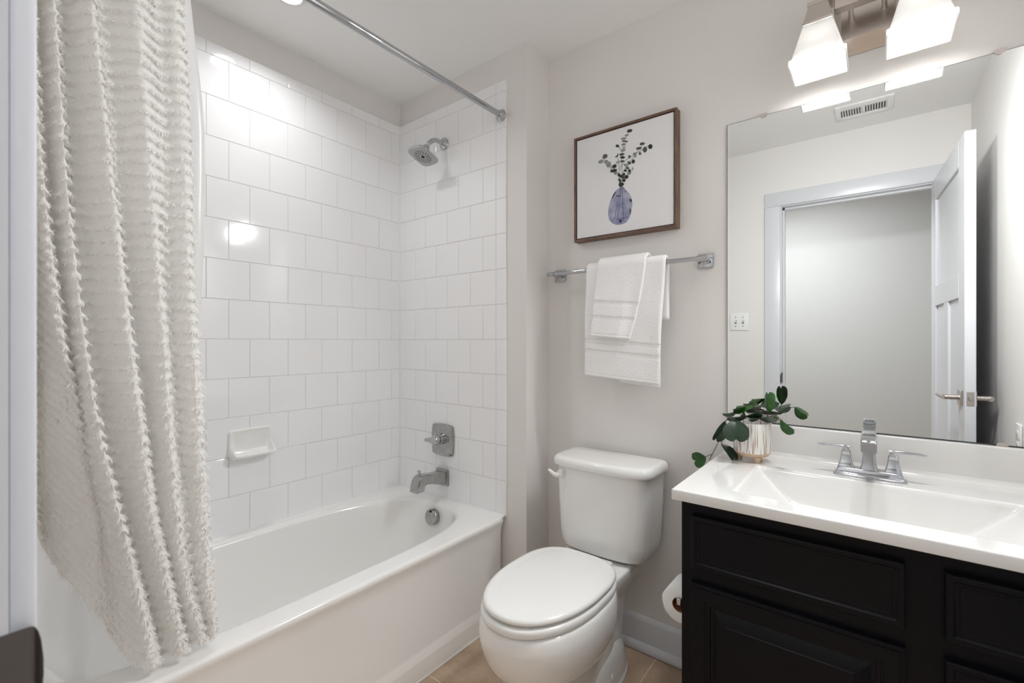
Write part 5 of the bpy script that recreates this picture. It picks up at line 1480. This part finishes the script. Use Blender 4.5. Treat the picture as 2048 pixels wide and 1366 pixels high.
# ------------------------------------------------------------------ toilet paper on the cabinet side
tp = thing('toilet_paper_holder', 'chrome toilet paper arm on the side of the black vanity', 'toilet paper holder', (VX0, -0.07, 0.455))
mb = MB(); mb.rbox(VX0-0.009, VX0-0.0004, -0.085, -0.035, 0.430, 0.480, 0.002, 2)
mb.build('mount_plate', 'chrome', tp, smooth=40)
mb = MB(); mb.rbox(1.527, VX0-0.006, -0.068, -0.052, 0.4370, 0.4530, 0.002, 2)
mb.tube([(1.535, -0.060, 0.4450), (1.535, -0.205, 0.4450)], 0.0065, 20)
mb.rbox(1.529, 1.541, -0.212, -0.205, 0.4352, 0.4548, 0.002, 2)
mb.build('arm', 'chrome', tp, smooth=40)
tr_o = thing('toilet_paper_roll', 'roll of toilet paper hanging beside the black vanity', 'toilet paper', (1.535, -0.15, 0.39))
ax = (1.535, -0.200, 0.4310)
mb = MB()
pr = []
nseg = 96
def rollring(r, y, wob):
    return [(ax[0]+(r+wob*(0.0012*math.sin(3*2*PI*k/nseg)+0.0007*math.sin(7*2*PI*k/nseg)))*math.cos(2*PI*k/nseg), y, ax[2]+(r+wob*0.0012*math.sin(3*2*PI*k/nseg))*math.sin(2*PI*k/nseg)) for k in range(nseg)]
mb.loft([rollring(0.0215, -0.200, 0), rollring(0.0495, -0.2005, 1), rollring(0.0515, -0.199, 1), rollring(0.0515, -0.100, 1), rollring(0.0495, -0.0985, 1), rollring(0.0215, -0.099, 0)], False, False)
# loose end sheet
sh_ = []
for q in range(14):
    t = q/13
    a = PI*1.02+t*0.75
    r = 0.0528+0.0035*t*t
    sh_.append([(ax[0]+r*math.cos(a), y, ax[2]+r*math.sin(a)) for y in (-0.1995, -0.0995)])
mb.grid(np.array(sh_))
mb.build('paper', 'paper', tr_o, smooth=60)
mb = MB()
mb.loft([rollring(0.0216, -0.2002, 0), rollring(0.0200, -0.2002, 0), rollring(0.0200, -0.0988, 0), rollring(0.0216, -0.0988, 0)], False, False)
mb.build('cardboard_core', 'card', tr_o, smooth=50)

# ------------------------------------------------------------------ potted plant
PX, PY = 1.678, 0.052
pot = thing('potted_plant', 'small green trailing plant in a striped footed pot on the sink top', 'plant', (PX, PY, CZ))
mb = MB()
def ring(r, z):
    return [(PX+r*math.cos(2*PI*k/72), PY+r*math.sin(2*PI*k/72), z) for k in range(72)]
PR = [(0.012, 0.8375, 0), (0.030, 0.8385, 0), (0.043, 0.8425, 0), (0.0495, 0.8485, 0), (0.0525, 0.8545, 0), (0.0532, 0.8570, 1), (0.0540, 0.880, 1), (0.0540, 0.925, 1), (0.0536, 0.9445, 1), (0.0525, 0.9460, 1), (0.0505, 0.9455, 1), (0.0497, 0.940, 1), (0.0490, 0.925, 1)]
for i in range(len(PR)-1):
    mb.loft([ring(*PR[i][:2]), ring(*PR[i+1][:2])], i == 0, False, PR[i+1][2] if i > 3 else 0)
bmv = bmesh.new()
pob = mb.build('pot', ['clay', 'glaze'], pot, smooth=50)
bmv.from_mesh(pob.data); bmesh.ops.remove_doubles(bmv, verts=bmv.verts, dist=1e-5); bmv.to_mesh(pob.data); bmv.free()
pob.data.set_sharp_from_angle(angle=math.radians(60))
for a_ in (-55, 65, 185):
    a = math.radians(a_)
    fxp, fyp = PX+0.035*math.cos(a), PY+0.035*math.sin(a)
    mb = MB(); mb.lathe([(0.0, 0.0), (0.0070, 0.0), (0.0078, 0.002), (0.0100, 0.012), (0.0135, 0.0175), (0.0, 0.0185)], (fxp, fyp, CZ+0.0003), (0, 0, 1), 24)
    mb.build('pot_foot', 'clay', pot, smooth=50)
mb = MB(); mb.loft([ring(0.0492, 0.926), ring(0.03, 0.930), ring(0.01, 0.932)], False, True)
mb.build('soil', 'soil', pot, smooth=60)
for st in PLANT_STEMS:
    A = catmull(st, 6)
    mb = MB(); mb.tube([tuple(p) for p in A], 0.0011, 8)
    mb.build('stem', 'stem', pot, smooth=60)
cv = Vector(CAM)
LEAFMAT = ['leaf', 'leaf', 'leaf_dark', 'leaf_dark', 'leaf', 'leaf_dark', 'leaf', 'leaf', 'leaf', 'leaf', 'leaf_grey', 'leaf_grey', 'leaf_dark', 'leaf_grey', 'leaf_grey', 'leaf_grey']
FOLD = [0.5, 0.75, 0.12, 0.25, 0.15, 0.3]+[0.2]*10
for i, (b0, t0, wp, tw_) in enumerate(PLANT_LEAVES):
    B = Vector(b0); T = Vector(t0)
    wp *= 0.81
    ax_ = (T-B); Ln = ax_.length*1.06; ax_.normalize()
    # the leaf turns about its own midrib: as wide as it looks from the doorway
    # only for a leaf lying flat to that side; the others are seen obliquely
    vw = (cv-(B+T)/2).normalized()
    s0 = ax_.cross(vw).normalized()
    up = s0.cross(ax_).normalized()
    ratio = min(1.0, wp/tw_)
    ta_ = math.acos(ratio)
    half = max(wp, tw_)/2
    sgn = 1 if i % 2 else -1
    if abs(ax_.z) < 0.5:
        # lay flat leaves with the glossy side up
        sgn = 1 if (s0*math.cos(ta_)+up*math.sin(ta_)).cross(ax_).z*-1 > 0 else -1
    sd1 = s0*math.cos(ta_)+up*math.sin(ta_)*sgn
    nr = sd1.cross(ax_).normalized()
    if nr.dot(vw) < 0:
        nr = -nr
    fold = FOLD[i]
    rows_ = []
    NU, NS = 18, 12
    for a in range(NU+1):
        u = a/NU
        wu = half*min(1.0, (math.sin(PI*min(1, (0.02+u*0.98)*0.80))**0.72)*1.04)
        if u > 0.86:
            wu *= math.sqrt(max(0.05, 1-((u-0.86)/0.19)**2))
        row = []
        for c in range(NS+1):
            s = -1+2*c/NS
            al = Ln*(u-(u**6)*(0.13*(1-min(1, abs(s)/0.55))**1.3))
            curl = 0.10*Ln*math.sin(PI*u)-0.12*Ln*u*u
            p = B+ax_*al+sd1*(wu*s)+nr*(curl*0.6+fold*wu*abs(s)**1.4*(1 if i != 1 else -1)-0.003*math.exp(-(s/0.12)**2)*0.25)
            row.append(tuple(p))
        rows_.append(row)
    G = np.array(rows_)
    mb = MB(); mb.grid(G)
    G2 = G-np.array(nr)*0.0006
    mb.grid(G2, flip=True)
    mb.build('leaf', LEAFMAT[i], pot, smooth=180)
